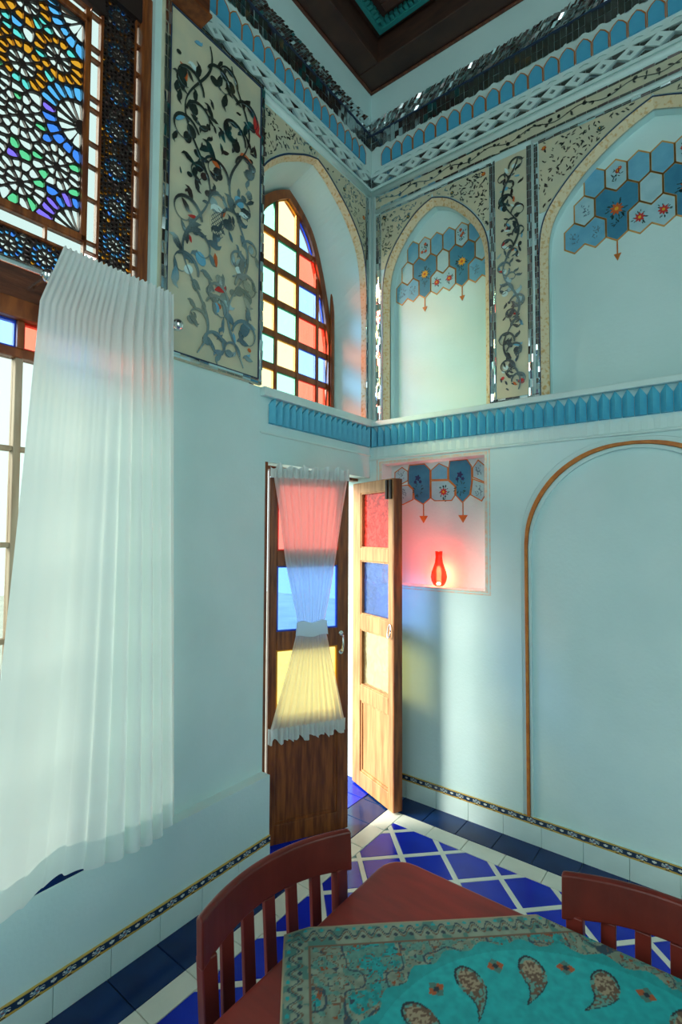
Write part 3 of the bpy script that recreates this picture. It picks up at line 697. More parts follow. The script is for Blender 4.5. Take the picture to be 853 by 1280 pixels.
for u in (.297, .563):
    mb = MB(); mb.box(u-.003, u+.003, -(dn_+.003), -dn_, 1.71, 1.785); mb.prism([(u-.03, 1.71), (u, 1.664), (u+.03, 1.71)], dn_, dn_+.003); wpart('R', 'painted_pendant', mb, ORANGE, wall_r)

# ------------------------------------------------------------------ ceiling
mb = MB(); mb.box(XL-.3, 4.3, -5.3, .3, CZ+.16, CZ+.3); ceil = ob('ceiling', mb.mesh('ceiling', WOODC), None, None, 'structure')
def cbeam(name, x0, x1, y0, y1, z0, z1, m): 
    b_ = MB(); b_.box(x0, x1, y0, y1, z0, z1); return bevel(ob(name, b_.mesh(name, m), ceil), .006)
cbeam('ceiling_beam', XL, 4.0, -.165, 0.0, CZ-.0, CZ+.16, WOODC); cbeam('ceiling_beam', XL, XL+.165, -5.0, -.165, CZ, CZ+.16, WOODC)
cbeam('ceiling_trim', XL, 4.0, -.018, 0.0, CZ-.014, CZ, WOODH); cbeam('ceiling_trim', XL, XL+.018, -5.0, -.018, CZ-.014, CZ, WOODH)
for k in range(60):
    for a in (0, 1):
        b_ = MB(); s = -.245-.02-.032*k if a else XL+.245+.032*k
        if (a and s < -1.2) or (not a and s > 1.9): continue
        if a: b_.box(XL+.225, XL+.262, s-.022, s, CZ+.135, CZ+.16)
        else: b_.box(s, s+.022, -.262, -.225, CZ+.135, CZ+.16)
        ob('teal_dentil', b_.mesh('teal_dentil', TEAL), ceil)
b_ = MB(); b_.box(XL+.205, 4.0, -.23, -.205, CZ+.125, CZ+.16); b_.box(XL+.205, XL+.23, -5.0, -.23, CZ+.125, CZ+.16); ob('teal_band', b_.mesh('teal_band', TEAL), ceil)
cbeam('ceiling_beam', XL+.31, 4.0, -.36, -.3, CZ+.12, CZ+.16, WOODC); cbeam('ceiling_beam', XL+.31, XL+.36, -5.0, -.36, CZ+.12, CZ+.16, WOODC)
b_ = MB(); b_.box(XL+.37, 1.8, -1.6, -.37, CZ+.145, CZ+.16); ob('painted_ceiling_panel', b_.mesh('painted_ceiling_panel', mat('painted_ceiling', lin(40, 74, 70), .6, col2=lin(70, 58, 30), scale=30)), ceil)
for (x, y) in ((.52, -.47), (.8, -.47), (XL+.5, -.9)):
    f = flower_mb(8, .035, 0, .004).mesh('ceiling_flower', [YEL, RED]); ob('ceiling_flower', f, ceil, Matrix.Translation((x, y, CZ+.144)) @ Matrix.Rotation(-PI/2, 4, 'X') @ Matrix.Rotation(PI, 4, 'X'))
for k in range(12): cbeam('ceiling_beam', 1.9+.0, 4.0, -1.0-.35*k, -.9-.35*k, CZ+.06, CZ+.16, WOODC)
# wooden box beam above the big window
mb = MB(); mb.box(-3.4, -1.40, -.1, 0, 3.872, 4.08); trim = ob('trim_1', mb.mesh('trim_1', WOODH, W['L']), None, None, 'structure'); bevel(trim, .008)
mb = MB(); mb.box(-3.4, -1.395, -.106, 0, 3.865, 3.878); wpart('L', 'gilt_fillet', mb, WOODW, trim)

# ------------------------------------------------------------------ window 1: big window with stained glass over clear panes (all at out -0.03 from wall plane)
DW = -.03
win = MB()
def bar(mb, u0, u1, z0, z1, d0=DW-.05, d1=DW): mb.box(u0, u1, -d1, -d0, z0, z1)
b_ = MB(); bar(b_, -1.648, -1.605, .452, 3.845, DW-.05, DW+.012); w1 = ob('window_1', b_.mesh('window_1', WOODD, W['L']), None, None, 'structure'); bevel(w1, .006)
tag(w1, 'tall wooden window with jewel-coloured lattice glass above clear panes beside the curtain', 'window')
def wbar(par, name, u0, u1, z0, z1, m, d0=DW-.05, d1=DW):
    b = MB(); bar(b, u0, u1, z0, z1, d0, d1); return bevel(wpart('L', name, b, m, par), .004)
UL = -3.25
wbar(w1, 'rail', UL, -1.648, 2.385, 2.50, WOODH, DW-.05, DW+.01); wbar(w1, 'rail', UL, -1.648, 2.318, 2.384, WOODW, DW-.05, DW+.022)
wbar(w1, 'rail', UL, -1.648, 2.19, 2.222, WOODW); wbar(w1, 'rail', UL, -1.648, .452, .53, WOODG)
wbar(w1, 'post', UL, UL+.05, .452, 3.845, WOODD)
cu = -2.063; k = 0; mull = [-1.648, -1.843]+[cu-.22*i for i in range(6)]
for c in mull[1:]: wbar(w1, 'mullion', c-.012, c+.012, .53, 2.19, WOODG, DW-.045, DW-.004); wbar(w1, 'mullion', c-.012, c+.012, 2.222, 2.318, WOODW)
mm = mull+[UL+.05]
zs = [.53, .585, .91, 1.235, 1.555, 1.88, 2.19]
for i in range(len(mm)-1):
    u0, u1 = mm[i+1]+.012, mm[i]-.012
    for j in range(len(zs)-1):
        if j: wbar(w1, 'glazing_bar', u0-.002, u1+.002, zs[j]-.009, zs[j]+.009, WOODG, DW-.04, DW-.01)
        b = MB(); b.box(u0, u1, .055, .058, zs[j], zs[j+1]); wpart('L', 'pane', b, GCLEAR, w1)
    n_ = ('red', 'red', 'blue', 'yellow')[i % 4] if i < 2 else ('blue', 'yellow', 'red', 'green')[(i-2) % 4]
    b = MB(); b.box(u0+.006, u1-.006, .055, .058, 2.228, 2.312); pn = wpart('L', 'pane', b, GL[n_] if n_ != 'red' else GL['red'], w1)
    b = MB(); b.ring(rect(u0, u1, 2.222, 2.318), rect(u0+.005, u1-.005, 2.229, 2.311), DW-.03, DW-.012); wpart('L', 'pane_edge', b, EDGE[n_], pn)
# stained glass lattice by seeds
def voronoi(seeds, box_, R):
    P = np.array([s[:2] for s in seeds]); out = []
    for i, s in enumerate(seeds):
        d2_ = ((P-P[i])**2).sum(1); idx = [k for k in np.argsort(d2_)[1:40] if d2_[k] < R*R]
        p = rect(*box_)
        for k in idx:
            q = P[k]; nx, ny = q-P[i]; c = (nx*(q[0]+P[i][0])+ny*(q[1]+P[i][1]))/2; p = clip(p, nx, ny, c)
            if len(p) < 3: break
        out.append(p if len(p) > 2 else None)
    return out
def rosette(seeds, u, z, r1, n1, c1, r2__, n2, c2, box_, a0=0):
    for n, r, cc in ((n1, r1, c1), (n2, r2__, c2)):
        for k in range(n):
            a = a0+2*PI*(k+.5*(r == r2__))/n; q = (u+r*math.cos(a), z+r*math.sin(a))
            if box_[0] < q[0] < box_[1] and box_[2] < q[1] < box_[3]: seeds.append((*q, cc[k % len(cc)] if isinstance(cc, (list, tuple)) else cc))
def fill(seeds, box_, pitch, mind, colf, rnd, keep=()):
    u = box_[0]+pitch/2; row = 0
    while u < box_[1]:
        z = box_[2]+pitch/2+(row % 2)*pitch/2
        while z < box_[3]:
            a = (u+rnd.uniform(-.15, .15)*pitch, z+rnd.uniform(-.15, .15)*pitch)
            if all((a[0]-s[0])**2+(a[1]-s[1])**2 > mind*mind for s in seeds) and all((a[0]-k[0])**2+(a[1]-k[1])**2 > k[2]**2 for k in keep): seeds.append((*a, colf(*a)))
            z += pitch
        u += pitch; row += 1
def stained(par, seeds, box_, R, lead, R_vis, joined, dd=DW-.02):
    cells = voronoi(seeds, box_, R); lat = MB(); js = {}
    for s, c in zip(seeds, cells):
        if c is None: continue
        c = [q for i, q in enumerate(c) if math.dist(q, c[i-1]) > 5e-4]
        if len(c) < 3 or area(c) < 2e-5: continue
        i_ = inset(c, lead); i_ = [(q if area(i_) > 0 else q) for q in i_]
        cx, cz_ = sum(q[0] for q in c)/len(c), sum(q[1] for q in c)/len(c)
        i_ = [(cx+(q[0]-cx)*max(.2, 1-lead/max(math.dist(q, (cx, cz_)), 1e-4)*1.3), cz_+(q[1]-cz_)*max(.2, 1-lead/max(math.dist(q, (cx, cz_)), 1e-4)*1.3)) for q in c]
        rd = chaikin(i_, 1, True); oc = []
        for k in range(len(c)): oc += [((c[k][0]*.75+c[(k+1) % len(c)][0]*.25), (c[k][1]*.75+c[(k+1) % len(c)][1]*.25)), ((c[k][0]*.25+c[(k+1) % len(c)][0]*.75), (c[k][1]*.25+c[(k+1) % len(c)][1]*.75))]
        lat.ring(oc, rd, dd-.008, dd+.006)
        for k in range(len(c)):      # fill the little corners of the lattice
            a, b, e = oc[2*k+1], c[(k+1) % len(c)], oc[(2*k+2) % len(oc)]
            lat.add([(a[0], -dd-.006, a[1]), (b[0], -dd-.006, b[1]), (e[0], -dd-.006, e[1])], [(0, 1, 2)])
        if not joined and s[0] > R_vis:
            b = MB(); b.add([(u, -dd, z) for u, z in rd], [tuple(range(len(rd)))]); wpart('L', 'glass_piece', b, GL[s[2]], par)
        else:
            b = js.setdefault(s[2], MB()); b.add([(u, -dd, z) for u, z in rd], [tuple(range(len(rd)))])
    wpart('L', 'lattice', lat, LEAD, par, 'stuff')
    for n, b in js.items(): wpart('L', 'small_glass_pieces', b, GL[n], par, 'stuff')
rnd = random.Random(4)
YC, ZC_ = -2.19, 3.131; box_ = (-2.51, -1.872, 2.717, 3.545); S = []
def refl(u): return 2*YC-u
KEEP = []
for uu in (-1.872, 2*YC+1.872):
    sg = 1 if uu < YC else -1
    for zc, n, a0, a1 in ((ZC_, 7, -PI/2, PI/2), (2.715, 4, 0, PI/2), (3.547, 4, -PI/2, 0)):
        KEEP.append((uu, zc, .105))
        for k in range(n):
            a = a0+(a1-a0)*(k+.5)/n; S.append((uu+sg*.062*math.cos(a), zc+.062*math.sin(a), 'white'))
        m = 11 if n == 7 else 6
        for k in range(m):
            a = a0+(a1-a0)*(k+.5)/m; z_ = zc+.122*math.sin(a); S.append((uu+sg*.122*math.cos(a), z_, 'sky' if z_ > ZC_+.01 else ('cobalt' if rnd.random() < .4 else 'violet')))
for (u, z) in ((-1.962, 3.334), (-2.08, 3.228), (-2.078, 3.043), (-1.957, 2.931), (-2.075, 2.805), (-2.075, 3.46), (-2.19, 3.131), (-2.19, 3.33), (-2.19, 2.93), (-2.3, 3.228), (-2.3, 3.043), (-2.42, 3.334), (-2.42, 2.931), (-2.3, 2.805), (-2.3, 3.46)):
    top = z > ZC_+.02
    KEEP.append((u, z, .06)); rosette(S, u, z, .03, 8, 'white', .061, 14, [('teal' if rnd.random() < .12 else 'amber') if top else ('leafgreen' if rnd.random() < .2 else 'white') for _ in range(14)], box_, .2)
def colf(u, z):
    x = rnd.random(); top = z > ZC_
    if x < .36: return 'white'
    return rnd.choice(('teal', 'teal', 'sky')) if top else rnd.choice(('leafgreen', 'leafgreen', 'violet', 'cobalt'))
S = [s for i, s in enumerate(S) if all((s[0]-t[0])**2+(s[1]-t[1])**2 > .0185**2 for t in S[:i])]
fill(S, box_, .033, .026, colf, rnd, KEEP)
stained(w1, S, box_, .2, .0031, -2.17, False)
def band(box_, cs, horiz):
    S = []; r_ = random.Random(int(abs(box_[0])*1000))
    for (u, z) in cs: rosette(S, u, z, .017, 7, 'white', .038, 13, ('sky', 'sky', 'cobalt'), box_)
    fill(S, box_, .0165, .0135, lambda u, z: r_.choice(('amber', 'white', 'dark', 'amber', 'dark', 'dark')), r_, [(*c, .046) for c in cs])
    stained(w1, S, box_, .08, .0028, 0, True)
band((-1.803, -1.668, 2.50, 3.72), [(-1.736, 2.58+.1555*k) for k in range(8)], False)
band((-2.3, -1.803, 2.513, 2.632), [(-1.868-.1185*k, 2.575) for k in range(4)], True)
b_ = MB(); b_.box(UL+.05, -2.3, -DW-.004, -DW+.02, 2.5, 2.65); b_.box(UL+.05, -2.55, -DW-.004, -DW+.02, 2.65, 3.845); b_.box(UL+.05, -1.803, -DW-.004, -DW+.02, 3.62, 3.845); b_.box(-1.803, -1.648, -DW-.004, -DW+.02, 3.72, 3.845)
wpart('L', 'lattice_board', b_, LEAD, w1)
def strip(u0, u1, z0, z1, segs, horiz):   # rounded white panes in a slim frame
    t = 0
    for a, b in zip(segs, segs[1:]):
        r = rect(u0+.003, u1-.003, a+.004, b-.004) if not horiz else rect(a+.004, b-.004, z0+.003, z1-.003)
        rr = chaikin(chaikin([q for k in range(4) for q in ((r[k][0]*.9+r[k-1][0]*.1, r[k][1]*.9+r[k-1][1]*.1), r[k], (r[k][0]*.9+r[(k+1) % 4][0]*.1, r[k][1]*.9+r[(k+1) % 4][1]*.1))], 1, True), 1, True)
        bb = MB(); bb.add([(u, -(DW-.02), z) for u, z in rr], [tuple(range(len(rr)))]); wpart('L', 'glass_strip', bb, GL['white'], w1)
        ff = MB(); R0 = rect(u0, u1, a, b) if not horiz else rect(a, b, z0, z1)
        cx, cz_ = (R0[0][0]+R0[2][0])/2, (R0[0][1]+R0[2][1])/2; hx, hz = abs(R0[2][0]-R0[0][0])/2, abs(R0[2][1]-R0[0][1])/2
        oo = [(cx+hx*max(-1, min(1, (q[0]-cx)/hx*1.6 if abs((q[0]-cx)/hx) > .6 or True else 0)), cz_+hz*max(-1, min(1, (q[1]-cz_)/hz*1.6))) for q in rr]
        ff.ring(oo, rr, DW-.03, DW-.008); wpart('L', 'slim_frame', ff, WOODD, w1)
strip(-1.851, -1.809, 0, 0, [2.66, 2.70, 2.87, 3.0, 3.09, 3.225, 3.27, 3.425, 3.47, 3.6, 3.72], False)
strip(-1.666, -1.637, 0, 0, [2.50, 2.60, 2.68, 2.75, 2.90, 2.925, 3.08, 3.12, 3.22, 3.36, 3.5, 3.62, 3.72], False)
strip(0, 0, 2.636, 2.690, [-2.55, -2.35, -2.15, -1.99, -1.855], True)
strip(0, 0, 3.572, 3.612, [-2.55, -2.35, -2.15, -1.99, -1.855], True)
for r in ((-2.55, -1.851, 2.690, 2.717), (-2.55, -1.851, 3.545, 3.572), (-2.55, -1.803, 2.628, 2.638), (-2.55, -2.51, 2.717, 3.545), (-1.872, -1.851, 2.69, 3.6), (-1.809, -1.801, 2.632, 3.72), (-1.67, -1.664, 2.5, 3.72)):
    wbar(w1, 'slim_rail', *r, WOODD, DW-.04, DW-.004)

# ------------------------------------------------------------------ window 2: small arched window with coloured panes
D2 = -.235
fo = SWB; hin = [(max(d*.9, 0), z-.055) for d, z in sb_h]; fi = arch(SWC, hin, 2.40)
b_ = MB(); b_.ring(fo, fi, D2-.035, D2+.012, close=False); b_.box(fo[0][0], fo[-1][0], -D2-.012, -D2+.035, 2.345, 2.40)
w2 = ob('window_2', b_.mesh('window_2', WOODW, W['L']), None, None, 'structure'); tag(w2, 'small arched wooden window with a grid of coloured panes above the door', 'window')
hz_ = [2.40, 2.57, 2.767, 2.965, 3.167, 3.37, 3.66]; hu = [SWC-.395, SWC-.275, SWC-.09, SWC+.097, SWC+.287, SWC+.395]
def arch_top(u):
    for a, b in zip(fi, fi[1:]):
        if a[0] <= u <= b[0] and b[0] > a[0]: return a[1]+(b[1]-a[1])*(u-a[0])/(b[0]-a[0])
    return 2.4
for u in hu[1:-1]: wbar(w2, 'muntin', u-.011, u+.011, 2.40, arch_top(u), WOODW, D2-.03, D2)
for z in hz_[1:-1]:
    a = [q[0] for q in fi if q[1] >= z]; wbar(w2, 'muntin', min(a), max(a), z-.017, z+.017, WOODW, D2-.028, D2-.003)
PC = [['yellow', 'green', 'red'], ['green', 'yellow', 'blue']]
for i in range(5):
    for j in range(6):
        z0, z1 = hz_[j]+(.017 if j else 0), hz_[j+1]-.017; u0, u1 = hu[i]+.011, hu[i+1]-.011
        poly = rect(u0, u1, z0, z1)
        tops = [(u, arch_top(u)) for u in np.linspace(u0, u1, 8)]
        if min(t[1] for t in tops) < z1: poly = [(u0, z0), (u1, z0)]+[(u, max(z0, min(z1, t))) for u, t in tops[::-1]]
        poly = [q for k, q in enumerate(poly) if math.dist(q, poly[k-1]) > .004]
        if len(poly) < 3 or area(poly) < 4e-4: continue
        col = PC[j % 2][i-1] if 1 <= i <= 3 else ('blue' if j % 2 else 'red') if i == 4 else ('red' if j % 2 else 'blue')
        b = MB(); b.prism(inset(poly, .001), D2-.016, D2-.013); pn = wpart('L', 'pane', b, GL[col] if col != 'red' else GL['red'], w2)
        b = MB(); b.ring(poly, inset(poly, .0055), D2-.018, D2-.008); wpart('L', 'pane_edge', b, EDGE[col], pn)
b_ = MB(); b_.box(SWC+.392, SWC+.428, -D2-.03, -D2-.012, 2.345, 3.235); bevel(wpart('L', 'shutter_edge', b_, WOODD, w2), .01)

# ------------------------------------------------------------------ doors
def door(name, H, D, Wd, t, wood, s0, s1, hw, label, zt=1.925):
    D = Vector((D[0], D[1], 0)).normalized(); Mx = Matrix.Translation((H[0], H[1], 0)) @ Matrix.Rotation(math.atan2(D.y, D.x), 4, 'Z')
    b = MB(); b.box(0, s0, 0, t, .008, zt); root = ob(name, b.mesh(name, wood), None, Mx, 'structure'); bevel(root, .004)
    tag(root, label, 'door')
    def P(nm, x0, x1, y0, y1, z0, z1, m, par=root, bv=.003):
        b = MB(); b.box(x0, x1, y0, y1, z0, z1); o = ob(nm, b.mesh(nm, m), par); 
        if bv: bevel(o, bv)
        return o
    P('stile', s1, Wd, 0, t, .008, zt, wood)
    for z0, z1 in ((1.855, zt), (1.425, 1.505), (.99, 1.085), (.545, .64), (.008, .105)): P('rail', s0, s1, 0, t, z0, z1, wood)
    for z0, z1, g in ((1.505, 1.855, 'doorred'), (1.085, 1.425, 'doorblue'), (.64, .99, 'dooryellow')):
        P('pane', s0, s1, t*.5, t*.5+.004, z0, z1, MOTTLED[g] if name == 'door_2' else GL[g], bv=0)
        fr = MB(); fr.ring(rect(s0, s1, z0, z1), rect(s0+.008, s1-.008, z0+.008, z1-.008), -t*.5, -.006); ob('glazing_bead', fr.mesh('glazing_bead', wood if name == 'door_2' else EDGE[g[4:]]), root)
    P('panel', s0, s1, t*.3, t*.7, .105, .545, wood)
    fr = MB(); fr.ring(rect(s0, s1, .105, .545), rect(s0+.014, s1-.014, .119, .531), -t*.3, -.008); ob('panel_moulding', fr.mesh('panel_moulding', wood), root)
    return root, P
dA, PA = door('door_1', (-.06, -.88), (.215, .39), .452, .04, WOODD, .043, .387, 0, 'dark brown half-glazed door leaf hung with a gathered sheer curtain', 1.935)
hd = MB(); hd.tube([(.405, -.004, .955), (.405, -.03, .965), (.405, -.034, 1.005), (.405, -.03, 1.045), (.405, -.004, 1.055)], .0055, 8); h_ = ob('handle', hd.mesh('handle', STEEL, smooth=True), dA)
for z in (.955, 1.055): 
    b = MB(); b.prism([(.405+.013*math.cos(k*PI/6), z+.013*math.sin(k*PI/6)) for k in range(12)], 0, .005); ob('handle_plate', b.mesh('handle_plate', STEEL), h_)
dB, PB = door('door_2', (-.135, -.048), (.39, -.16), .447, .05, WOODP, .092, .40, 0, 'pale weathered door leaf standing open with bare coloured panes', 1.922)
PB('leaf_edge', .447, .4545, .002, .062, .01, 1.92, WOODD, bv=.002)
for s in (.382, .42): PB('bolt', s, s+.02, -.012, 0, 1.80, 1.915, IRON)
b = MB(); b.tube([(.425+.014*math.cos(t), -.012+.006*math.sin(t), 1.032+.038*math.sin(t)) for t in np.linspace(0, 2*PI, 25)], .0038, 6); ob('ring_handle', b.mesh('ring_handle', STEEL, smooth=True), dB)
# door frame
mb = MB(); mb.box(-.945, -.925, .0, .1, 0, 1.961); fr = ob('trim_2', mb.mesh('trim_2', WOODD, W['L']), None, None, 'structure')
mb = MB(); mb.box(-.925, 0, .10, .15, 1.943, 1.961); wpart('L', 'frame_head', mb, WOODD, fr)
mb = MB(); mb.box(-.925, -.9, .1, .15, 0, .0+.02); wpart('L', 'frame_foot', mb, WOODD, fr)
for z in (.35, 1.72): 
    b = MB(); b.tube([(XL-.035, -.905, z-.035), (XL-.035, -.905, z+.035)], .009, 8); ob('hinge', b.mesh('hinge', IRON), fr)

# ------------------------------------------------------------------ door curtain (hangs on the dark leaf)
Dv = Vector((.215, .39, 0)).normalized(); Mx = Matrix.Translation((-.06, -.88, 0)) @ Matrix.Rotation(math.atan2(Dv.y, Dv.x), 4, 'Z')
dc = empty('door_curtain', mtx=Mx); tag(dc, 'gathered sheer white curtain tied at the waist on the dark door leaf', 'curtain')
prof = [(1.89, .012, .428), (1.70, .045, .395), (1.46, .076, .359), (1.28, .115, .328), (1.14, .146, .298), (1.09, .143, .302), (1.04, .132, .315), (.90, .095, .345), (.75, .05, .38), (.60, .006, .414)]
pz = [p[0] for p in prof][::-1]
def pe(z): return np.interp(z, pz, [p[1] for p in prof][::-1]), np.interp(z, pz, [p[2] for p in prof][::-1])
def sheet(zs, edge, n, amp, nf, base, seed):
    rnd = random.Random(seed); ph = [rnd.uniform(0, 6.3) for _ in range(4)]; mb = MB(); vs = []
    for z in zs:
        a, b = edge(z)
        for i in range(n+1):
            t = i/n; f = math.sin(2*PI*nf*t+ph[0]+.6*math.sin(3*t+ph[1]))+.45*math.sin(2*PI*nf*1.7*t+ph[2])
            vs.append((a+(b-a)*t, -(base+amp(z)*f), z))
    m = n+1; mb.add(vs, [(j*m+i, j*m+i+1, (j+1)*m+i+1, (j+1)*m+i) for j in range(len(zs)-1) for i in range(n)]); return mb
body = sheet(list(np.linspace(.60, 1.89, 44)), pe, 90, lambda z: .004+.003*abs(z-1.1), 13, .030, 2)
ob('curtain_body', body.mesh('curtain_body', SHEER, recalc=False, smooth=True), dc)
def ruffle(z0, z1, a, b, flare, seed, frill):
    zs = list(np.linspace(z0, z1, 8))
    def amp(z): return .006+flare*(abs(z-frill)/abs(z1-z0))
    mb = sheet(zs, lambda z: (a, b), 120, amp, 15, .030, seed)
    r = random.Random(seed); ph = r.uniform(0, 6)
    out = []
    for (x, y, z) in mb.v:
        k = abs(z-frill)/abs(z1-z0); out.append((x, y, z+k*.011*math.sin(x*95+ph)*(1+.6*math.sin(x*41))))
    mb.v = out; return mb
ob('top_ruffle', ruffle(1.885, 1.945, -.004, .442, .008, 5, 1.885).mesh('top_ruffle', CURT, recalc=False, smooth=True), dc)
ob('bottom_ruffle', ruffle(.535, .605, -.004, .424, .006, 6, .605).mesh('bottom_ruffle', CURT, recalc=False, smooth=True), dc)
tb = MB(); tb.ring([(.14+.162*t, 1.135+.006*math.sin(9*t)) for t in np.linspace(0, 1, 20)], [(.134+.176*t, 1.062+.006*math.sin(8*t+1)) for t in np.linspace(0, 1, 20)], .037, .052, close=False)
tieo = ob('tie_band', tb.mesh('tie_band', CURT), dc)
rd_ = MB(); rd_.tube([(-.005, -.02, 1.888), (.44, -.02, 1.888)], .004, 6); ob('curtain_wire', rd_.mesh('curtain_wire', STEEL), dc)

# ------------------------------------------------------------------ large curtain and rod
rod = empty('curtain_rod', (XL+.14, -1.6, 2.425)); tag(rod, 'chrome curtain rod with a ball finial above the white curtain', 'curtain rod')
b = MB(); b.tube([(0, -1.7, .01), (0, .02, 0)], .011, 12); ob('rod', b.mesh('rod', STEEL, smooth=True), rod)
def ball(y, r, name):
    b = MB(); b.lathe([(r*math.sin(t)+1e-4, r*math.cos(t)) for t in np.linspace(0, PI, 12)], (0, 0), 16); b.v = [(x, y+yy, z) for x, yy, z in b.v]
    ob(name, b.mesh(name, STEEL, smooth=True), rod)
ball(.033, .024, 'finial'); ball(-.45, .023, 'ring_bead')
for y_ in (-.45, .005):
    b = MB(); b.tube([(0, y_, 0), (-.14, y_, 0)], .008, 8); ob('bracket', b.mesh('bracket', STEEL), rod)
cur = empty('window_curtain', (XL+.175, -1.62, .495)); tag(cur, 'long translucent white curtain with pencil pleats hanging beside the window', 'curtain')
rnd = random.Random(9); n = 260; mb = MB(); vs = []; zs = np.linspace(0, 2.03, 70)
def cy_edge(v):   # v=0 bottom, 1 top : left and right ends (world y minus -1.62)
    return (-2.215+.16*v**.8+1.62-.02+.055*max(0, (v-.9)/.1), -1.545-.065*v+1.62)
for z in zs:
    v = z/2.03; a, b = cy_edge(v)
    for i in range(n+1):
        t = i/n; s = t**1.25
        fold = math.sin(2*PI*(11*s+1.1*math.sin(2.2*t))+.5)
        amp = (.005+.02*(1-v)**.7)*(.06+.94*min(1, max(0, t-.42)*4))
        pl = .003*math.sin(2*PI*24*t)*max(0, (v-.6)/.4)
        big = .03*math.sin(2*PI*1.6*t+.8)*(1-v)
        y = a+(b-a)*(t+.010*math.sin(2*PI*11*s)*(1-v))
        hem = .008*math.sin(2*PI*3*t+1)+.005*math.sin(2*PI*11*s)
        vs.append((.002+amp*fold+big+pl, y, z+hem*(1-v)+(.003*math.sin(2*PI*24*t) if v > .99 else 0)))
m = n+1; mb.add(vs, [(j*m+i, j*m+i+1, (j+1)*m+i+1, (j+1)*m+i) for j in range(len(zs)-1) for i in range(n)])
cc_ = ob('curtain_cloth', mb.mesh('curtain_cloth', CURT, recalc=False, smooth=True), cur)
hem = MB(); hv = [(x+.002, y, z) for (x, y, z) in vs[:m*4]]
hem.add(hv, [(j*m+i, j*m+i+1, (j+1)*m+i+1, (j+1)*m+i) for j in range(3) for i in range(n)]); ob('hem', hem.mesh('hem', CURT, recalc=False, smooth=True), cc_)

# ------------------------------------------------------------------ red lamp vase in the niche
va = empty('vase_lamp', (.432, .06, 1.28)); tag(va, 'glowing red glass vase lamp standing in the wall niche', 'vase')
m, N, L, b = nt('red_glass'); b.inputs['Base Color'].default_value = (.75, .02, .01, 1); b.inputs['Roughness'].default_value = .15
b.inputs['Emission Color'].default_value = (1, .035, .012, 1); b.inputs['Emission Strength'].default_value = .75
pr = [(.0, .002), (.022, .002), (.034, .012), (.045, .035), (.049, .058), (.045, .085), (.034, .115), (.024, .145), (.0205, .175), (.022, .212), (.019, .212), (.017, .176)]
g = MB(); g.lathe(pr, (0, 0), 32); N = m.node_tree.nodes; L = m.node_tree.links; tr = N.new('ShaderNodeBsdfTransparent'); tr.inputs[0].default_value = (1, .16, .09, 1); mx = N.new('ShaderNodeMixShader'); mx.inputs[0].default_value = .55
L.new(tr.outputs[0], mx.inputs[1]); L.new(N['Principled BSDF'].outputs[0], mx.inputs[2]); L.new(mx.outputs[0], N['Material Output'].inputs['Surface']); gb_ = ob('glass_body', g.mesh('glass_body', m, smooth=True), va)
m2_, N, L, b = nt('lamp_glow'); b.inputs['Emission Color'].default_value = (1, .62, .32, 1); b.inputs['Emission Strength'].default_value = 2.5
g = MB(); g.lathe([(.0, .010), (.012, .012), (.0145, .022), (.009, .03), (.0, .032)], (0, 0), 16); g.v = [(x-.004+.02, y-.036, z) for x, y, z in g.v]; ob('lamp_spot', g.mesh('lamp_spot', m2_, smooth=True), gb_)
pl_ = bpy.data.lights.new('vase_light', 'POINT'); pl_.energy = 8.5; pl_.color = (1, .5, .38); pl_.shadow_soft_size = .02
po = bpy.data.objects.new('vase_light', pl_); COL.objects.link(po); po.parent = va; po.location = (0, 0, .07)

# ------------------------------------------------------------------ table, cloth, chairs
TX, TY, TW, TD, TZ = 1.705, -1.97, 1.17, .79, .76
tb_ = empty('dining_table', (TX, TY, 0)); tag(tb_, 'red-stained wooden dining table with rounded corners under the patterned cloth', 'table')
def rrect(w_, d_, r, n=6): return [(sx*(w_/2-r)+r*math.cos(a), sy*(d_/2-r)+r*math.sin(a)) for sx, sy, q in ((1, 1, 0), (-1, 1, 1), (-1, -1, 2), (1, -1, 3)) for a in [PI/2*q+PI/2*k/n for k in range(n+1)]]
b = MB(); b.slab(rrect(TW, TD, .07), TZ-.032, TZ); bevel(ob('table_top', b.mesh('table_top', REDT), tb_), .008, 3)
for sx, sy in ((1, 1), (-1, 1), (-1, -1), (1, -1)):
    b = MB(); x, y = sx*(TW/2-.09), sy*(TD/2-.09); b.lathe([(.026, 0), (.03, .3), (.034, .6), (.036, TZ-.1), (.036, TZ-.033)], (x, y), 4); bevel(ob('leg', b.mesh('leg', REDW), tb_), .004)
b = MB()
for s in (1, -1): b.box(-TW/2+.1, TW/2-.1, s*(TD/2-.08)-.01, s*(TD/2-.08)+.01, TZ-.11, TZ-.033)
for s in (1, -1): b.box(s*(TW/2-.08)-.01, s*(TW/2-.08)+.01, -TD/2+.1, TD/2-.1, TZ-.11, TZ-.033)
ob('apron', b.mesh('apron', REDW), tb_)
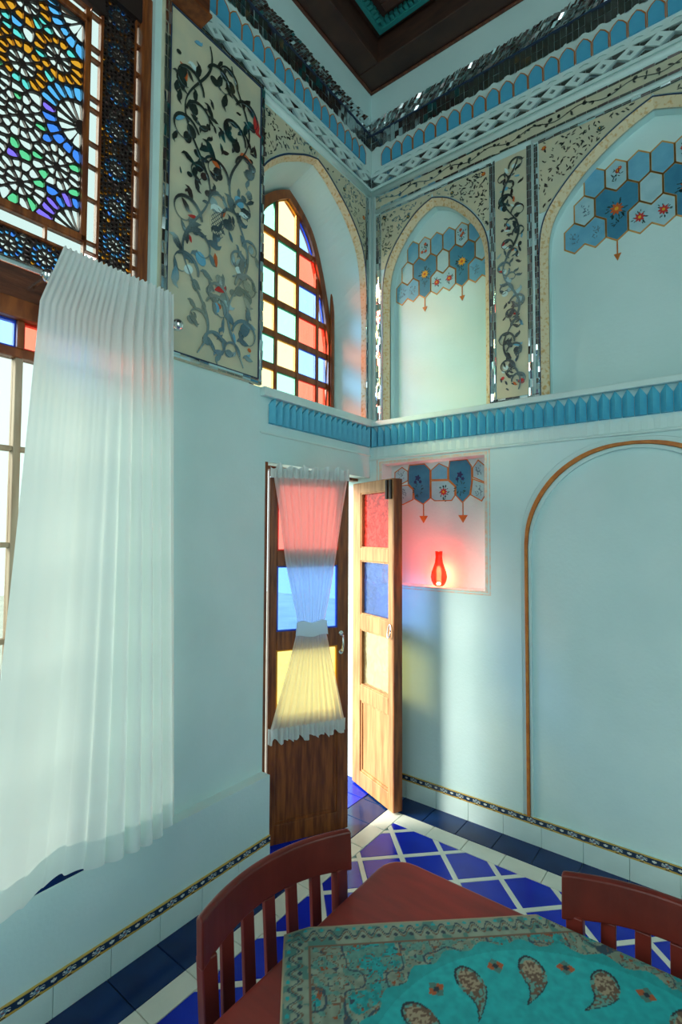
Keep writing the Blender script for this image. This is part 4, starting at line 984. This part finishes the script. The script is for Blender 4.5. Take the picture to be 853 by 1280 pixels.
# cloth: square laid cornerwise, printed
def hsh(i, j): x = math.sin(i*127.1+j*311.7)*43758.5453; return x-math.floor(x)
def vn(x, y):
    i, j = math.floor(x), math.floor(y); fx, fy = x-i, y-j; fx = fx*fx*(3-2*fx); fy = fy*fy*(3-2*fy)
    return (hsh(i, j)*(1-fx)+hsh(i+1, j)*fx)*(1-fy)+(hsh(i, j+1)*(1-fx)+hsh(i+1, j+1)*fx)*fy
TEALC, TEALD, BEI, BRN, NAV, RUST, SAGE = [np.array(lin(*c)[:3]) for c in ((20, 158, 162), (24, 118, 122), (152, 140, 116), (92, 74, 60), (26, 44, 54), (150, 80, 44), (84, 140, 132))]
def cloth_col(a, b, H):
    r = math.hypot(a, b); th = math.atan2(b, a); nz = vn(a*90, b*90)
    if r < .375+.008*math.cos(th*30):
        c = TEALC*(.85+.25*nz)*(.92+.16*vn(a*170+7, b*170))
        if r > .355: return c*.8
        k = 15; sec = (th/(2*PI)*k) % 1-.5; ly = r-.295; lx = sec*2*PI/k*r
        # paisley body and tail
        bx, by = lx, ly-.012
        e = math.hypot(bx/.025, by/.035); cx_ = lx+.5*(ly+.03)*(1 if ly < 0 else .0)
        if e < 1: return NAV if e > .86 and by > 0 else (BRN if vn(a*260, b*260) > .52 else BEI*.9 if e < .7 else SAGE)
        if -.058 < ly < -.008:
            tt = (-.008-ly)/.05; wx = .02*(1-tt)+.002; ox = .034*tt*tt
            if abs(lx-ox) < wx: return (NAV if abs(abs(lx-ox)-wx) < .003 else SAGE if vn(a*240, b*240) > .45 else BRN*1.1)
        s2 = ((th/(2*PI)*k+.5) % 1-.5)*2*PI/k*r
        q = abs(s2)+abs(ly-.028)
        if q < .018: return NAV if q < .007 else RUST if abs(s2) > abs(ly-.028) else SAGE*.6
        if r < .2:
            q2 = .5+.5*math.sin(r*110+2*math.cos(th*12)); c2 = (BEI, SAGE, BRN, TEALC)[int(vn(a*60+3, b*60)*3.99)]
            return c2*(.7+.5*q2)
        return c
    m = H-max(abs(a), abs(b)); al = a if abs(b) > abs(a) else b
    GRY = SAGE*.45+BEI*.4
    if m < .004: return BEI*.9
    g = GRY*(.75+.5*nz)
    if m < .05:
        wv = .022+.010*math.sin(al*2*PI/.034); e = m-wv
        if abs(e) < .0022: return NAV*2.0
        if abs(e-.007) < .0018: return BRN*1.1
        ph = ((al/.034) % 1-.75)*.034
        if math.hypot(ph, m-.034) < .0045: return NAV*1.6
        if math.hypot(ph+.017 if ph < 0 else ph-.017, m-.012) < .0042: return TEALC*.8
        return g if nz > .4 else SAGE*.62
    if abs(m-.053) < .003: return BRN*1.2
    v = vn(a*105+11, b*105); v2 = vn(a*190, b*190+5); v3 = vn(a*80+40, b*80); v4 = vn(a*26+3, b*26+9)
    if v2 > .86: return NAV*2
    if v3 > .85 and v2 > .4: return RUST*.7
    if abs(v-.5) < .03: return BRN*1.1
    if abs(v4-.5) < .03: return NAV*2.2
    if v > .6: return SAGE*(.6+.4*v2)
    if v4 > .62: return TEALC*(.45+.5*v2)
    return g
SD = .89; H = SD/2; NG = 380; ang = math.radians(42.1)
ca_, sa_ = math.cos(ang), math.sin(ang)
lin_ = np.linspace(-H, H, NG+1); verts = []
rim = [(TX-TX-TW/2, 0)]
for i in range(NG+1):
    for j in range(NG+1):
        a, b = lin_[i], lin_[j]; x, y = a*ca_-b*sa_, a*sa_+b*ca_; z = TZ+.004
        ex, ey = abs(x)-TW/2-.004, abs(y)-TD/2-.004
        if ey > 0: k = min(ey, .02); z -= (ey-.5*k) if ey > .02 else ey*ey/.04; y = math.copysign(TD/2+.004+(.008*(1-math.exp(-ey/.008))), y)
        elif ex > 0: z -= ex*.35
        z += .0012*vn(a*9, b*9)
        verts.append((x, y, z))
fcs = [(i*(NG+1)+j, (i+1)*(NG+1)+j, (i+1)*(NG+1)+j+1, i*(NG+1)+j+1) for i in range(NG) for j in range(NG)]
me = bpy.data.meshes.new('tablecloth'); me.from_pydata(verts, [], fcs); me.materials.append(PRINT)
cols = np.ones((len(verts), 4), 'f')
for i in range(NG+1):
    for j in range(NG+1): cols[i*(NG+1)+j, :3] = np.clip(cloth_col(lin_[i], lin_[j], H), 0, 1)
ca = me.color_attributes.new('print', 'FLOAT_COLOR', 'POINT'); ca.data.foreach_set('color', cols.ravel())
me.polygons.foreach_set('use_smooth', [True]*len(me.polygons)); me.update()
tc_ = ob('tablecloth', me, None, Matrix.Translation((TX, TY, 0))); tag(tc_, 'teal paisley tablecloth with beige patterned border laid cornerwise on the table', 'tablecloth')
so = tc_.modifiers.new('thickness', 'SOLIDIFY'); so.thickness = .002; so.offset = -1

def make_chair(loc, rz, label):
    t = empty('dining_chair', loc, rz); tag(t, label, 'chair', 'dining chairs at the table')
    hw_, bow = .208, .055
    cv = lambda s: bow*(1-(s/hw_)**2)
    b = MB(); ss = np.linspace(-hw_, hw_, 25); prof_ = []
    for s in ss:
        y = cv(s); prof_.append([(s, y-.013, .765+.012*(1-(s/hw_)**2)), (s, y+.011, .763+.012*(1-(s/hw_)**2)), (s, y+.015, .852), (s, y+.004, .862), (s, y-.009, .858)])
    vs = [q for p in prof_ for q in p]; k = 5
    b.add(vs, [(i*k+j, i*k+(j+1) % k, (i+1)*k+(j+1) % k, (i+1)*k+j) for i in range(24) for j in range(k)]+[tuple(range(k)), tuple(range(24*k+k-1, 24*k-1, -1))])
    bevel(ob('top_rail', b.mesh('top_rail', REDW, smooth=False), t), .004, 2)
    for s in (-.185, .185):
        b = MB(); y = cv(s); sg = 1 if s > 0 else -1
        b.add([(s+dx*(1 if z > .3 else .9)-sg*sh, y+dy+oy, z) for z, sh, oy in ((.775, 0, 0), (.46, .008, -.02), (.0, .0, .03)) for dx, dy in ((-.017, -.013), (.017, -.013), (.017, .013), (-.017, .013))],
              [(i*4+j, i*4+(j+1) % 4, i*4+4+(j+1) % 4, i*4+4+j) for i in range(2) for j in range(4)]+[(0, 1, 2, 3), (8, 11, 10, 9)])
        bevel(ob('back_post', b.mesh('back_post', REDW), t), .003)
    for s in (-.124, -.062, 0, .062, .124):
        b = MB(); y = cv(s)
        b.add([(s+dx, y*(1 if z > .6 else .75)-(0 if z > .6 else .012)+dy, z) for z in (.772, .455) for dx, dy in ((-.0145, -.006), (.0145, -.006), (.0145, .006), (-.0145, .006))],
              [(j, (j+1) % 4, 4+(j+1) % 4, 4+j) for j in range(4)]+[(0, 1, 2, 3), (7, 6, 5, 4)]); bevel(ob('slat', b.mesh('slat', REDW), t), .002)
    b = MB(); b.slab([(x*(1-.06*(y < 0)), y-.185) for x, y in rrect(.41, .40, .05)], .435, .462); bevel(ob('seat', b.mesh('seat', REDW), t), .006, 2)
    for s in (-.165, .165): 
        b = MB(); b.lathe([(.016, 0), (.022, .2), (.024, .434)], (s, -.35), 4); ob('front_leg', b.mesh('front_leg', REDW), t)
    b = MB()
    for s in (-.17, .17): b.box(s-.008, s+.008, -.35, .02, .2, .224)
    b.box(-.17, .17, -.18, -.164, .2, .224); ob('stretcher', b.mesh('stretcher', REDW), t)
make_chair((1.045, -1.906, 0), math.radians(83.3), 'red-brown slat-back chair between the table and the curtain wall')
make_chair((1.742, -1.54, 0), math.radians(0), 'red-brown slat-back chair between the table and the wall with the orange arch')

# ------------------------------------------------------------------ courtyard outside
mb = MB(); mb.box(-14, XL-.3, -12, 8, -.35, -.15); gd = ob('ground', mb.mesh('ground', STONE), None, None, 'structure')
mb = MB(); mb.box(XL-.3, XL-.25, -1.0, .1, -.15, -.005); mb.box(XL-.9, XL-.3, -1.3, .4, -.15, -.02); ob('door_step', mb.mesh('door_step', STONE), gd)
